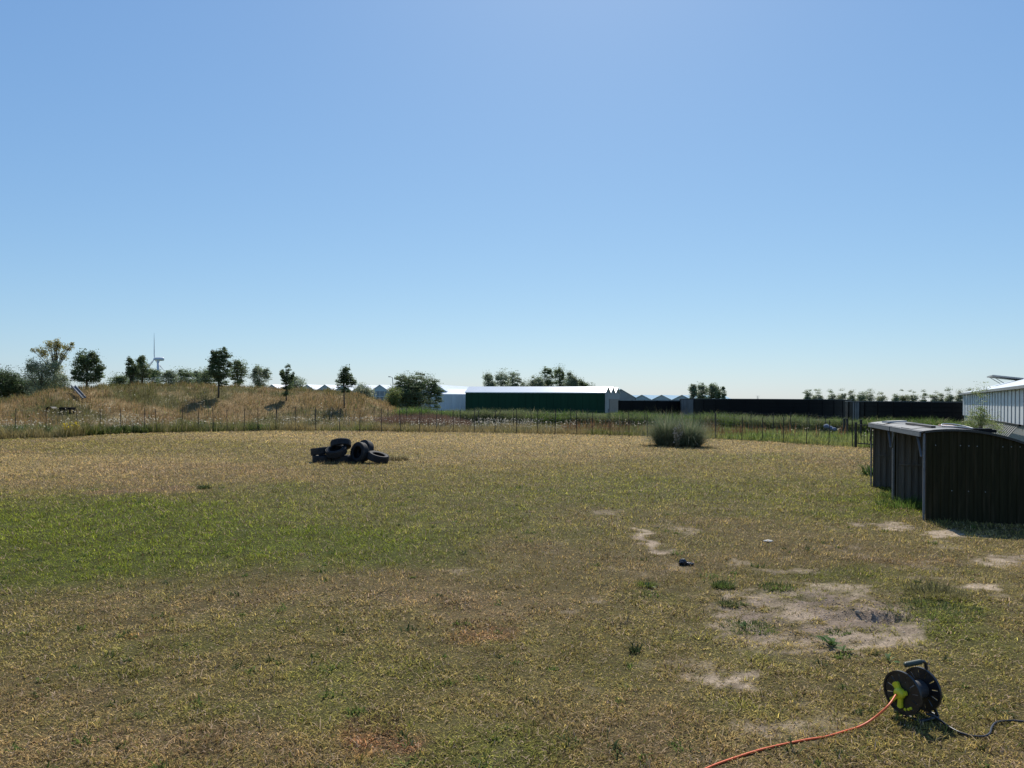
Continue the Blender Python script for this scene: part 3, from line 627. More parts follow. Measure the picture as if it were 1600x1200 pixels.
def tree_px(name, label, px, ytop, ybase, d, blobspx, n, leaf, col, seed, onhill=False, **kw):
    """blobs in pixels: (px, py, half width, half height, weight)"""
    if onhill: b = hill_at(px, ybase); d = b.y; b.z -= .05
    else: b = Vector((xy(px, d), d, 0))
    s = d/F; top = at(px, ytop, d).z; bl = []; skirt = kw.pop('skirt', not onhill)
    if skirt: hw_ = max(q[2] for q in blobspx); blobspx = list(blobspx)+[(px, hor(px)-10, hw_*.95, 14, 1.4)]
    for q in blobspx:
        c = at(q[0], q[1], d); bl.append((c.x-b.x, 0, c.z-b.z, q[2]*s, max(q[2]*s*.85, .2), q[3]*s, q[4]))
    return tree(name, label, b, top-b.z, bl, n, leaf, col, seed, **kw)
# young trees standing on the bank
tree_px('young_tree', 'tallest slim young tree on the bank, with dense upright crown', 341, 545, 621, 0, [(344, 580, 15, 23, 4), (337, 557, 7, 12, 1.2), (348, 554, 7, 12, 1.2), (358, 563, 7, 12, 1), (332, 572, 7, 14, 1), (344, 599, 11, 8, 1)], 6000, .14, DK, 101, True, tr=.055, nclump=70, updir=.6, group='young trees on the bank')
tree_px('young_tree', 'small slim young tree on the bank with forked top', 447, 572, 626, 0, [(448, 597, 9, 17, 3), (441, 584, 4, 10, 1), (449, 579, 4, 9, 1), (456, 587, 4, 9, .8), (447, 612, 5, 9, 1)], 3200, .12, DK, 102, True, tr=.04, nclump=50, updir=.6, group='young trees on the bank')
tree_px('young_tree', 'slim young tree nearest the right end of the bank', 538, 571, 637, 0, [(540, 591, 9, 17, 3), (540, 578, 5, 8, 1), (548, 600, 8, 10, 1.2), (532, 600, 8, 11, 1.2), (539, 611, 8, 6, .8)], 3800, .12, DK, 103, True, tr=.045, nclump=55, updir=.5, group='young trees on the bank')
tree_px('bushy_tree', 'dark bushy multi-stemmed tree on the left crest of the bank', 136, 550, 601, 0, [(136, 580, 22, 20, 3), (127, 562, 9, 14, 1), (146, 562, 9, 12, 1), (156, 582, 8, 12, .8), (118, 588, 7, 9, .6), (137, 595, 20, 8, 1.2)], 6600, .14, DK, 104, True, tr=.07, nclump=90, updir=.7, bare_to=.05)
tree_px('bushy_tree', 'narrow dark tree left of the wind turbine, leaning on its twin', 205, 560, 600, 52, [(205, 580, 9, 18, 3), (203, 567, 5, 8, 1)], 2600, .14, DK, 105, tr=.06, updir=.6, bare_to=.1)
tree_px('bushy_tree', 'lighter round tree directly left of the wind turbine', 223, 559, 600, 53, [(223, 580, 11, 18, 3), (221, 565, 6, 8, 1), (230, 585, 6, 12, .8)], 3200, .14, (.095, .115, .05), 106, tr=.06, updir=.6, bare_to=.1)
tree_px('sparse_tree', 'tall sparse yellowing tree with bare whip at top', 86, 522, 612, 56, [(86, 541, 6, 8, 1), (78, 537, 5, 6, .8), (92, 538, 5, 7, .8), (104, 544, 6, 4, .6), (113, 540, 4, 3, .5), (62, 546, 6, 4, .6), (50, 546, 3, 2, .3), (70, 552, 8, 5, .7), (88, 560, 8, 8, .8), (96, 556, 6, 5, .5), (80, 575, 14, 12, 1.2), (95, 580, 8, 10, .8)], 1900, .17, YEL, 107, tr=.06, nclump=60, fuzz=.45, limbs=40, bare_to=.3)
tree_px('grey_willow', 'grey green willow under the tall sparse tree', 65, 562, 612, 55, [(66, 585, 26, 19, 3), (50, 572, 8, 10, 1), (82, 575, 12, 12, 1), (95, 595, 12, 12, 1)], 5600, .15, GREY, 108, tr=.08, nclump=80, bare_to=.1)
for k, (px, yt, hw, lab) in enumerate([(-60, 585, 45, 'dark tree just outside the left frame edge behind the bank'), (8, 580, 26, 'dark round tree at the left edge behind the bank'), (36, 592, 22, 'lower dark tree beside the one at the left edge'), (70, 596, 26, 'dark low tree below the grey willow')]):
    tree_px('dark_tree', lab, px, yt, 625, 58+k, [(px, (yt+618)/2, hw, (618-yt)/2, 3), (px-hw*.4, yt+10, hw*.5, 9, 1), (px+hw*.4, yt+12, hw*.5, 9, 1)], 6000, .17, (.05, .07, .03), 120+k, tr=.1, nclump=80, bare_to=.1, group='dark trees left of the bank')
# shrubs showing over the bank
sh = [(188, 588, 12, 'leftmost grey shrub over the bank crest'), (213, 584, 9, 'grey shrub under the twin trees left of the turbine'), (240, 578, 11, 'grey shrub at the foot of the wind turbine'), (263, 580, 11, 'grey shrub right of the wind turbine foot'), (287, 579, 13, 'tallest grey shrub between turbine and tall young tree'), (309, 581, 11, 'grey shrub next left of the tall young tree'), (325, 580, 11, 'grey shrub half hidden by the tall young tree')]
for k, (px, yt, hw, lab) in enumerate(sh):
    tree_px('shrub', lab, px, yt, 612, 68+k % 3*2, [(px, (yt+612)/2, hw*1.3, (612-yt)/2+2, 3), (px-hw*.3, yt+5, hw*.5, 6, .8), (px+hw*.4, yt+6, hw*.5, 6, .8)], 3400, .17, GREY if k % 2 else MID, 140+k, tr=.06, cat='shrub', nclump=80, fuzz=.34, bare_to=.05, updir=.3, group='shrubs behind the bank')
tree_px('poplar_tree', 'dark narrow tree right behind the tall young tree', 371, 563, 612, 66, [(372, 585, 12, 22, 3), (373, 570, 7, 8, 1)], 4200, .16, MID, 150, tr=.08, nclump=60, updir=.5, bare_to=.1)
tree_px('poplar_tree', 'grey round tree alone right of the tall young tree', 406, 573, 614, 68, [(406, 592, 16, 17, 3), (403, 580, 8, 8, 1), (416, 586, 8, 9, 1)], 4200, .16, GREY, 151, tr=.08, nclump=60, updir=.5, bare_to=.1)
tree_px('poplar_tree', 'low grey green tree behind the small forked young tree', 466, 590, 614, 72, [(463, 600, 13, 11, 3), (455, 594, 6, 6, .8)], 2600, .16, GREY, 152, tr=.07, nclump=45, bare_to=.1)
tree_px('shrub', 'pale low shrub before the greenhouse right of the bank trees', 567, 602, 630, 62, [(566, 613, 15, 12, 3), (576, 618, 9, 9, 1)], 2600, .15, PALE, 153, tr=.05, cat='shrub', nclump=45, bare_to=.05)
tree_px('big_bush', 'large round willow bush left of the green shed', 650, 584, 650, 62, [(650, 615, 40, 30, 4), (632, 597, 16, 13, 1.2), (656, 594, 14, 11, 1.2), (676, 604, 14, 14, 1), (620, 622, 14, 18, 1), (684, 622, 12, 18, 1), (650, 636, 42, 14, 2.5), (640, 610, 26, 18, 1.5), (668, 612, 20, 18, 1.5)], 20000, .15, (.085, .108, .052), 154, tr=.16, cat='bush', nclump=230, fuzz=.2, updir=.3, bare_to=.05, hollow=.3)
tree_px('shrub', 'yellow green shrub at the left foot of the big willow bush', 615, 612, 648, 60, [(614, 628, 12, 16, 3)], 2400, .15, (.13, .15, .05), 155, tr=.05, cat='shrub', nclump=40, bare_to=.05)
# trees behind the green shed
bt = [(763, 583, 8, 'leftmost slender tree behind the green shed roof'), (783, 582, 13, 'second tree from the left behind the green shed'), (803, 583, 15, 'wide grey tree behind the green shed'), (838, 587, 13, 'low tree in the dip above the green shed'), (855, 574, 11, 'tallest pointed poplar behind the green shed'), (874, 575, 12, 'pointed poplar next right of the tallest'), (893, 582, 11, 'grey poplar right of the two pointed ones'), (911, 594, 12, 'low dark round tree at the right end behind the shed')]
for k, (px, yt, hw, lab) in enumerate(bt):
    tree_px('poplar_tree', lab, px, yt, 640, 140+k % 3*4, [(px, (yt+622)/2, hw, (622-yt)/2, 3), (px-hw*.2, yt+9, hw*.42, 9, 1), (px+hw*.5, yt+14, hw*.4, 9, .7), (px+hw*.7, (yt+622)/2+6, hw, 12, 1.2)], 4200, .3, (GREY if k in (0, 1, 2, 3, 6) else MID if k < 7 else DK), 160+k, tr=.14, nclump=45, updir=.7, bare_to=.1, group='trees behind the green shed')
for k, (px, yt, hw, lab) in enumerate([(1083, 602, 6, 'leftmost narrow tree above the left tank'), (1097, 600, 11, 'wide tree above the left tank'), (1112, 599, 8, 'tallest tree above the left tank'), (1121, 605, 5, 'slim dark tree above the left tank'), (1130, 615, 4, 'smallest tree above the left tank')]):
    tree_px('poplar_tree', lab, px, yt, 640, 150+k, [(px, (yt+632)/2, hw, (632-yt)/2, 3), (px, yt+5, hw*.5, 6, 1)], 1900, .34, GREY if k != 3 else MID, 175+k, tr=.12, nclump=30, updir=.7, bare_to=.1, group='trees above the left tank')
rw = [(1262, 614), (1272, 616), (1281, 615), (1300, 613), (1316, 611), (1330, 614), (1344, 613), (1358, 612), (1378, 615), (1399, 616), (1410, 614), (1425, 613), (1444, 622), (1459, 615), (1470, 619), (1484, 614), (1500, 613), (1514, 614)]
nm = ['first', 'second', 'third', 'fourth', 'fifth', 'sixth', 'seventh', 'eighth', 'ninth', 'tenth', 'eleventh', 'twelfth', 'thirteenth', 'fourteenth', 'fifteenth', 'sixteenth', 'seventeenth', 'eighteenth']
for k, (px, yt) in enumerate(rw):
    hw = [5, 4, 7, 6, 7, 6, 7, 8, 8, 5, 7, 8, 5, 7, 3, 7, 6, 6][k]
    tree_px('roadside_tree', '%s tree from the left in the far row above the black tanks' % nm[k], px, yt+3, 640, 250+k % 4*4, [(px, (yt+638)/2, hw*1.15, (634-yt)/2, 3), (px+2, yt+8, hw*.6, 5, 1), (px+(k*37 % 7)-3, yt+10+(k*53 % 5), hw*.9, 7, 1.6)], 1700, .46, PALE if k % 3 else GREY, 190+k, tr=.13, nclump=30, fuzz=.3, updir=.15, bare_to=.1, limbs=8, group='far row of trees above the tanks')

# ================================================================== fences
M_post = mat('dark_post', (.045, .038, .032), rough=.8, var=.3, scale=8)
M_wire = mat('fence_wire', (.16, .17, .17), rough=.5, metal=.6)
postmesh = MB().tube([(0, 0, -.15), (0, 0, 1)], .017, 6).mesh('post', M_post)
def fence(name, label, pts, hts):
    r = empty('wire_fence', (pts[0][0], pts[0][1], 0), label, 'fence'); o0 = Vector(pts[0])
    wires = MB()
    for k, (p, h) in enumerate(zip(pts, hts)):
        q = ob('post', postmesh, r, Vector(p)-o0); q.scale.z = h; q.rotation_euler = (random.gauss(0, .02), random.gauss(0, .028), 0)
        if k:
            a = Vector(pts[k-1])-o0; b = Vector(p)-o0
            for f in (.06, .2, .34, .48, .62, .76, .92): wires.bar(a+Vector((0, 0, f*hts[k-1])), b+Vector((0, 0, f*h)), .0035)
            for s in range(7):
                c = a.lerp(b, (s+.5)/7); wires.bar(c+Vector((0, 0, .05)), c+Vector((0, 0, .92*h)), .003)
    ob('wire_netting', wires.mesh('wire_netting', M_wire), r)
FP = [(-210, 704), (-150, 697), (-95, 690), (-38, 685), (24, 679), (72, 678), (121, 677), (157, 676), (189, 675.5), (226, 675), (245, 675), (284, 674), (310, 673.5), (334, 673.5), (355, 673), (381, 673), (403, 672.5), (431, 672), (462, 672), (493, 673), (530, 673.5), (562, 674), (596, 674.5), (626, 674.5), (655, 674.5), (681, 675), (708, 675), (741, 675.5), (773, 676), (807, 676.5), (840, 676.5), (867, 677), (901, 677.5), (926, 678), (953, 679), (983, 680.5), (1012, 682), (1050, 683.5), (1083, 685), (1118, 685.5), (1159, 688), (1191, 689), (1224, 691), (1260, 693.5), (1295, 696), (1332, 698)]
pts = [G(x_, y_+1) for x_, y_ in FP]
fence('wire_fence', 'long near wire fence with thin dark posts along the field edge', pts, [random.uniform(1.12, 1.24) if p[0] < 1150 else random.uniform(1.0, 1.1) for p in FP])
pts = []
for px in np.arange(436, 1330, 28.5):
    px += random.uniform(-5, 5); D = float(Dedge(px))+5.2; pts.append(Vector((xy(px, D), D, 0)))
fence('wire_fence', 'second wire fence running behind the first, half hidden by weeds', pts, [random.uniform(1.1, 1.25) for p in pts])
# gate at the right end of the fence
P0 = G(1337, 699); P1 = G(1375, 702); M_gate = mat('black_gate_paint', (.012, .012, .013), rough=.5)
gt = empty('metal_gate', P0, 'black barred metal gate at the right end of the fence', 'gate')
dv = (P1-P0); Z = Vector((0, 0, 1))
MB().bar(P0-Z*.1, P0+Z*.95, .07, .07).build('gate_post', M_gate, gt)
MB().bar(P0+dv*1.3-Z*.1, P0+dv*1.3+Z*.95, .07, .07).build('gate_post', M_gate, gt)
for z in (.16, .86): MB().bar(P0+dv*.09+Z*z, P0+dv*1.25+Z*z, .03, .04).build('rail', M_gate, gt)
for k in range(10): q = P0+dv*(.1+k*.127); MB().bar(q+Z*.18, q+Z*.84, .018).build('bar', M_gate, gt)
for px, py, lab in ((1319, 686, 'left of two thick black posts beyond the gate'), (1323.5, 686.5, 'right of two thick black posts beyond the gate'), (1345, 690, 'thick black post just behind the gate bars')):
    D = G(px, py).y; p = G(px, py); o_ = MB().box(-.04, .04, -.04, .04, -.1, .93).box(-.045, .045, -.045, .045, .93, .96).mesh('gate_post', M_gate)
    tag(ob('gate_post', o_, None, p), lab, 'post', 'black posts behind the gate')
# blue grey cloth bundle hung on the fence
a0 = at(1288.5, 666, 30.2); a1 = at(1306, 671.5, 29.7)
m = MB(); pp = spline([a0, a0.lerp(a1, .35)+Z*.025, a0.lerp(a1, .7), a1], 5)
m.tube(pp, [(.055+.03*math.sin(k*.6)**2+.02*(k < 6)) for k in range(len(pp))], 9)
b_ = m.mesh('cloth_bundle', mat('blue_grey_cloth', (.10, .14, .21), rough=.8, var=.3, scale=20, bump=.5), True, a0)
tag(ob('cloth_bundle', b_, None, a0), 'blue grey rolled cloth slung over the right part of the fence', 'cloth')
# things left standing on the bank
p = hill_at(78, 643); p.z += .02
sd = empty('slide', hill_at(131, 627), 'grey metal chute lying down the bank slope', 'slide')
s0 = hill_at(114, 613.5)+Z*.38; s1 = hill_at(131, 628)+Z*.22
dd_ = (s1-s0).normalized(); sx = Vector((1, .1, 0)).normalized()
MB().bar(s0, s1, .2, .03).build('chute', M_galv, sd)
for sgn in (-1, 1): MB().bar(s0+sx*.11*sgn+Z*.06, s1+sx*.11*sgn+Z*.04, .03, .08).build('side_rail', M_galv, sd)
for f in (.1, .9): q = s0.lerp(s1, f); MB().bar(q-Z*.02, q-Z*.5, .04).build('leg', M_galv, sd)
tb = empty('black_tub', p, 'black arched tub tipped over among weeds on the bank', 'tub')
m = MB(); 
arc = [(math.cos(t)*.24, math.sin(t)*.30) for t in np.linspace(0, math.pi, 13)]
inn = [(x_*.86, z_*.86) for x_, z_ in reversed(arc)]
m.prism([p+Vector((x_-.05, 0, z_-.06)) for x_, z_ in arc+inn], (0, .5, 0)).build('shell', M_black, tb)
MB().box(p.x-.28, p.x-.23, p.y, p.y+.5, p.z-.35, p.z-.06).box(p.x+.13, p.x+.18, p.y, p.y+.5, p.z-.35, p.z-.06).build('support', M_black, tb)
p = hill_at(103, 645)
bn = empty('low_table', p, 'dark low table half hidden by weeds on the bank', 'table')
MB().box(p.x-.3, p.x+.32, p.y-.1, p.y+.35, p.z+.16, p.z+.29).build('table_top', M_black, bn)
for sx_ in (-.22, .24):
    for sy_ in (-.04, .3): MB().box(p.x+sx_-.03, p.x+sx_+.03, p.y+sy_-.03, p.y+sy_+.03, p.z-.4, p.z+.16).build('leg', M_black, bn)

# ================================================================== pampas clumps in the field
def tussock(px, py, h, rad, label, seed, n=3400):
    g = np.random.default_rng(seed); b = G(px, py); b.z = gzs(b.x, b.y)
    r = rad*.32*np.sqrt(g.random(n)); th = g.uniform(0, 2*math.pi, n); pos = np.stack([r*np.cos(th), r*np.sin(th), np.zeros(n)-.02], 1)
    az = th + g.normal(0, .5, n); el = np.clip(1.5 - g.random(n)**1.3*1.0*(.35+r/(rad*.32)), .25, 1.52); L = h*(.45+g.gamma(3.0, .2, n)).clip(.4, 1.5)*.95
    c = lerp((.12, .16, .07), (.23, .27, .17), g.random((n, 1))); k = g.random(n) < .12; c[k] = (.34, .30, .19)
    lng = g.random(n) < .03; L[lng] *= 1.1; el[lng] = g.uniform(.9, 1.5, lng.sum()); c[lng] = (.36, .32, .20); th2 = vn(th*2.2+seed, th*0+.5, 9); L *= .75+.5*th2
    V, Fc, cc = blades(pos, az, el, L, g.uniform(.006, .013, n), c, 2, g.uniform(.1, 1.1, n))
    tag(ob('ornamental_grass', raw('ornamental_grass', V, Fc, leafm, cc), None, b), label, 'grass clump', 'ornamental grass clumps')
tussock(1041, 696, .98, 1.0, 'left of the two large grey green grass clumps in the field', 301)
tussock(1078, 698, .93, 1.0, 'right of the two large grey green grass clumps in the field', 302)
b = G(1059, 699); th_ = empty('thistle', b, 'brown seeded thistle stalks between the two grass clumps', 'plant'); g = np.random.default_rng(5)
st = MB(); hd = MB()
for k in range(9):
    x_, y_ = g.normal(0, .10), g.normal(0, .06)-.1; h_ = g.uniform(.45, 1.02); t_ = (x_*1.5+.05, y_, h_)
    st.tube([(x_*.4, y_*.5, 0), (x_, y_, h_*.5), t_], .008, 5)
    for j in range(7):
        f = g.uniform(.3, 1); q = Vector((x_*1.3+g.normal(0, .05), y_+g.normal(0, .05), h_*f)); s_ = g.uniform(.014, .03)
        hd.tube([q, q+Vector((0, 0, s_)), q+Vector((0, 0, s_*2))], [s_*.5, s_, s_*.4], 6)
ob('stalks', st.mesh('stalks', mat('dry_stalk', (.20, .16, .09))), th_); ob('seed_heads', hd.mesh('seed_heads', mat('seed_head', (.42, .36, .28), rough=.9)), th_)
# ================================================================== field shelters
M_olive = mat('dark_olive_sheet', (.026, .023, .009), rough=.75, var=.25, scale=5, stretch=(6, 6, .5), dirt=((.085, .062, .035), 3.0, .4), spec=.15)
M_inner = mat('grey_inner_sheet', (.16, .14, .115), rough=.6, var=.2, scale=4, stretch=(4, 4, .6), dirt=((.22, .18, .13), 3.0, .4))
M_roof = mat('grey_roof_sheet', (.085, .087, .087), rough=.55, var=.15, scale=5, dirt=((.15, .14, .125), 4, .5))
N0 = G(1443, 813); N2 = G(1361, 760); fd = (N2-N0).normalized(); sd_ = Vector((fd.y, -fd.x, 0)); LEN = (N2-N0).length; Z = Vector((0, 0, 1))
DEP = 1.95
def roofz(t): return 1.275 + .175*t - .2246*t*t
def rib(t, pitch, dep):               # trapezoid profile
    u = (t/pitch) % 1.0; return dep*(min(1, max(0, (u-.08)/.08)) - min(1, max(0, (u-.48)/.08)))
def ribs_sheet(O, off, pitch, dep, zfun, t0, t1, th=.004):
    """vertical ribbed sheet running along sd_ from O; off: shift along -fd"""
    ts = sorted(set([t0, t1] + [round(v, 5) for k in range(int(t0/pitch)-1, int(t1/pitch)+2) for v in (pitch*(k+.08), pitch*(k+.16), pitch*(k+.48), pitch*(k+.56)) if t0 < v < t1]))
    m = MB(); vs = []
    for t in ts:
        q = O+sd_*t-fd*(off+rib(t, pitch, dep)); b = O+sd_*t-fd*(off+rib(t, pitch, dep)-th*(1 if off >= 0 else -1))
        z1 = zfun(t); vs += [q+Z*.0, q+Z*z1, b+Z*.0, b+Z*z1]
    fs = []
    for i_ in range(len(ts)-1):
        a_ = i_*4; b_ = a_+4; fs += [(a_, b_, b_+1, a_+1), (a_+2, a_+3, b_+3, b_+2), (a_+1, b_+1, b_+3, a_+3)]
    fs += [(0, 1, 3, 2), (len(vs)-4, len(vs)-2, len(vs)-1, len(vs)-3)]
    return m.add(vs, fs)
screw = MB().lathe([(.0, .004), (.006, .003), (.008, 0)], 8).mesh('screw', mat('screw_head', (.30, .30, .28), rough=.5, metal=.3))
def shelter(O, label, first):
    L = LEN/2-.035
    r = empty('field_shelter', O, label, 'shelter', 'field shelters')
    for j, s in enumerate((0.03, L-.03)):          # side walls
        q = O+fd*s
        ribs_sheet(q, .012, .105, .014 if j == 0 else .026, lambda t: roofz(t)-.012, .03, DEP, .003).build('outer_sheet' if j == 0 else 'inner_sheet', M_olive if j == 0 else M_inner, r)
        if j == 0: ribs_sheet(q, -.03, .105, .014, lambda t: roofz(t)-.012, .03, DEP, .003).build('inner_sheet', M_inner, r)
        else: ribs_sheet(q, -.03, .105, .006, lambda t: roofz(t)-.012, .03, DEP, .003).build('outer_sheet', M_olive, r)
    # mid rails on the inner face of the far wall
    MB().bar(O+fd*(L-.03)+sd_*.08+Z*.64-fd*.05, O+fd*(L-.03)+sd_*(DEP-.03)+Z*.61-fd*.05, .02, .03).build('rail', M_inner, r)
    # back wall
    hb = roofz(DEP); b0 = O+sd_*DEP
    MB().prism([b0+fd*.03, b0+fd*(L-.03), b0+fd*(L-.03)+Z*(hb-.02), b0+fd*.03+Z*(hb-.02)], sd_*.02).build('back_sheet', M_olive, r)
    # front posts, fascia, braces
    for s in (0.0, L):
        MB().bar(O+fd*s-Z*.05, O+fd*s+Z*(roofz(0)-.02), .026, .026, up=(fd.x, fd.y, 0)).build('post', M_galv, r)
    f0, f1 = O-sd_*.05, O-sd_*.05+fd*L
    MB().bar(f0+Z*(roofz(0)-.035), f1+Z*(roofz(0)-.035), .02, .062).bar(f0+Z*(roofz(0)+.005)+sd_*.03, f1+Z*(roofz(0)+.005)+sd_*.03, .08, .012).build('fascia', M_galv, r)
    for s, g_ in ((.02, .26), (L-.02, L-.26)):
        MB().bar(O+fd*s+Z*.92-sd_*.03, O+fd*g_+Z*(roofz(0)-.075)-sd_*.03, .028, .008).build('brace', M_galv, r)
    # curved roof of three lapped sheets
    N = 14
    for k in range(3):
        s0, s1 = k*L/3-.02, (k+1)*L/3+.02; vs = []; lift = .002+.006*(k % 2)
        for i_ in range(N+1):
            t = -.02+(DEP+.10)*i_/N
            for z_ in (0, .008):
                vs += [O+sd_*t+fd*s0+Z*(roofz(t)+lift+z_+.012), O+sd_*t+fd*s1+Z*(roofz(t)+lift+z_+.012)]
        fs = []
        for i_ in range(N):
            a_ = i_*4; b_ = a_+4; fs += [(a_, a_+1, b_+1, b_), (a_+2, b_+2, b_+3, a_+3), (a_, b_, b_+2, a_+2), (a_+1, a_+3, b_+3, b_+1)]
        fs += [(0, 2, 3, 1), (N*4, N*4+1, N*4+3, N*4+2)]
        MB().add(vs, fs).build('roof_sheet', M_roof, r)
    # edge trim on the near side
    m = MB()
    for i_ in range(N):
        t, t2 = DEP*i_/N, DEP*(i_+1)/N; q = O-fd*.012
        m.bar(q+sd_*t+Z*(roofz(t)+.004), q+sd_*t2+Z*(roofz(t2)+.004), .02, .03)
    m.build('edge_trim', mat('dark_trim', (.035, .035, .03), rough=.5), r)
    if first:
        rot = Matrix((sd_.to_tuple(), Z.to_tuple(), (-fd).to_tuple())).transposed().to_4x4()
        for zz, n_ in ((1.09, 14), (.44, 8)):
            for k in range(n_):
                if (k*7+n_) % 5 in (1, 3): continue
                t = .12+k*.105*(1 if n_ == 14 else 2)+.03; q = O+fd*.03+sd_*t-fd*(.013+rib(t, .105, .014))+Z*(zz+.004*math.sin(k*7))
                s_ = ob('screw', screw, r); s_.matrix_local = Matrix.Translation(q-O) @ rot
    return r
shelter(N0, 'nearer half-round-roofed dark field shelter with its ribbed side facing us', True)
shelter(N0+fd*(LEN/2+.035), 'farther open-fronted field shelter standing behind the nearer one', False)
# things lying on the shelter roofs
q = N0+fd*3.5+sd_*.25; z_ = roofz(.25)
o_ = MB().box(-.06, .06, -.45, .45, 0, .03).mesh('roof_plank', mat('pale_plank', (.55, .52, .46), rough=.7))
pl = tag(ob('roof_plank', o_, None, q+Z*(z_+.023)), 'pale plank lying on the farther shelter roof', 'plank'); pl.rotation_euler = (0, 0, -math.atan2(fd.x, fd.y)-R(30))
o_ = MB().box(-.03, .03, -.9, .9, 0, .03).mesh('roof_batten', mat('dark_batten', (.05, .045, .04), rough=.8))
q = N0+fd*1.35+sd_*.22; pl = tag(ob('roof_batten', o_, None, q+Z*(roofz(.22)+.023)), 'dark batten lying along the nearer shelter roof', 'batten'); pl.rotation_euler = (0, 0, -math.atan2(fd.x, fd.y))
hz_ = []
for k in range(40):
    a_ = k*.42; t = .75+.30*math.cos(a_)+.004*k; s = 1.1+.55*math.sin(a_)+.01*k; hz_.append(N0+fd*s+sd_*t+Z*(roofz(t)+.034+.004*(k//15)+.05*max(0, math.sin(a_*.5+1))*(k % 15 > 8)))
o_ = MB().tube(hz_, .011, 7).mesh('hose', mat('dull_red_hose', (.26, .10, .09), rough=.5), True, hz_[0]); tag(ob('hose', o_, None, hz_[0]), 'dull red hose coiled on the nearer shelter roof', 'hose')
hz_ = []
for k in range(26):
    a_ = k*.26; t = .62+.22*math.cos(a_); s = .72+.32*math.sin(a_); hz_.append(N0+fd*s+sd_*t+Z*(roofz(t)+.045+.03*max(0, math.sin(a_))))
o_ = MB().tube(hz_, .009, 7).mesh('hose', mat('white_hose', (.6, .58, .55), rough=.5), True, hz_[0]); tag(ob('hose', o_, None, hz_[0]), 'white hose loop on the nearer shelter roof', 'hose')
q = N0+fd*.5+sd_*.86
pad = MB().box(-.17, .17, -.10, .10, .0, .045).box(-.12, .12, -.07, .07, .045, .06).mesh('roof_block', M_black); tag(ob('roof_block', pad, None, q+Z*(roofz(.86)+.012)), 'small dark block lying on the nearer shelter roof', 'block').rotation_euler = (0, 0, -.3)
# shrub between shelter and building
tree_px('pale_shrub', 'pale loose shrub in front of the grey clad building', 1532, 634, 690, 23, [(1530, 655, 12, 16, 2), (1545, 662, 14, 12, 1.5), (1514, 666, 9, 9, 1), (1534, 642, 5, 7, .6), (1556, 672, 12, 12, 1)], 2100, .06, (.17, .20, .085), 330, tr=.02, cat='shrub', nclump=60, updir=.6, bare_to=.05, fuzz=.4)

# ================================================================== tyres
M_tread = mat('tyre_tread', (.018, .018, .019), rough=.72, var=.35, scale=9, dirt=((.09, .075, .06), 6, .35), spec=.4)
M_side = mat('tyre_sidewall', (.020, .020, .021), rough=.65, var=.3, scale=7, dirt=((.05, .042, .034), 5, .3), spec=.15)
def tyre_meshes(Ro, wd):
    n = 56; h = wd/2
    tr = [(Ro-.018, -h*.92), (Ro-.004, -h*.78)]
    for k in range(5):
        c = (-.6+.3*k)*h; tr += [(Ro, c-.11*h), (Ro, c+.11*h), (Ro-.008, c+.125*h), (Ro-.008, c+.175*h)]
    tr = tr[:-2] + [(Ro-.004, h*.78), (Ro-.018, h*.92)]
    tr += [(Ro-.028, h*.84), (Ro-.03, 0), (Ro-.028, -h*.84)]
    sw = [(Ro-.019, h*.918), (Ro-.045, h*1.0), (Ro-.075, h*.99), (Ro-.078, h*1.02), (Ro-.09, h*.97), (Ro-.115, h*.84), (Ro-.125, h*.80), (Ro-.125, h*.70), (Ro-.10, h*.74), (Ro-.06, h*.88), (Ro-.029, h*.84)]
    tm = MB().lathe(tr, n, True)
    for k in range(n):                      # shoulder blocks
        a_ = 2*math.pi*k/n
        for sg in (-1, 1): tm.bar((math.cos(a_)*(Ro-.006), math.sin(a_)*(Ro-.006), sg*h*.72), (math.cos(a_)*(Ro-.018), math.sin(a_)*(Ro-.018), sg*h*.97), .017, .012, up=(math.cos(a_), math.sin(a_), 0))
    s1 = MB().lathe(sw, n, True); s2 = MB().lathe([(r_, -z_) for r_, z_ in sw], n, True)
    return tm.mesh('tread', M_tread), s1.mesh('sidewall', M_side, True), s2.mesh('sidewall', M_side, True)
TY = tyre_meshes(.29, .19)
pb = G(540, 723.5); DT = pb.y
def tyre(px, dD, z, axis, label, spin=0.0, sc=1.0):
    ax = Vector(axis).normalized(); D = DT+dD; r = empty('tyre', (xy(px, D), D, z+gzs(xy(px, D), D)), label, 'tyre', 'heap of old tyres')
    r.rotation_euler = ax.to_track_quat('Z', 'Y').to_euler(); r.scale = (sc, sc, sc)
    for m_, n_ in zip(TY, ('tread', 'sidewall', 'sidewall')): ob(n_, m_, r)
tyre(506, .30, .095, (.0, -.02, 1), 'tyre lying flat on the grass at the left end of the heap', sc=1.0)
tyre(537.5, .28, .095, (.02, 0, 1), 'tyre lying flat on the grass under the middle of the heap')
tyre(503, .40, .296, (-.13, .04, 1), 'tilted tyre on top of the leftmost flat one')
tyre(526, .12, .312, (-.14, -.36, 1), 'tyre tilted open side up in the middle of the heap', sc=.97)
tyre(533, .36, .478, (-.14, .36, .85), 'topmost tyre leaning at the peak of the heap', sc=.95)
tyre(562, .12, .275, (-.62, -.75, .18), 'tyre standing on edge showing its hollow side', sc=.98)
tyre(570, .36, .315, (-.60, -.66, .32), 'tyre leaning behind the one standing on edge', sc=1.0)
tyre(591.5, .05, .165, (.28, -.14, 1), 'tyre at the right end of the heap, leaning on its neighbour', sc=.98)

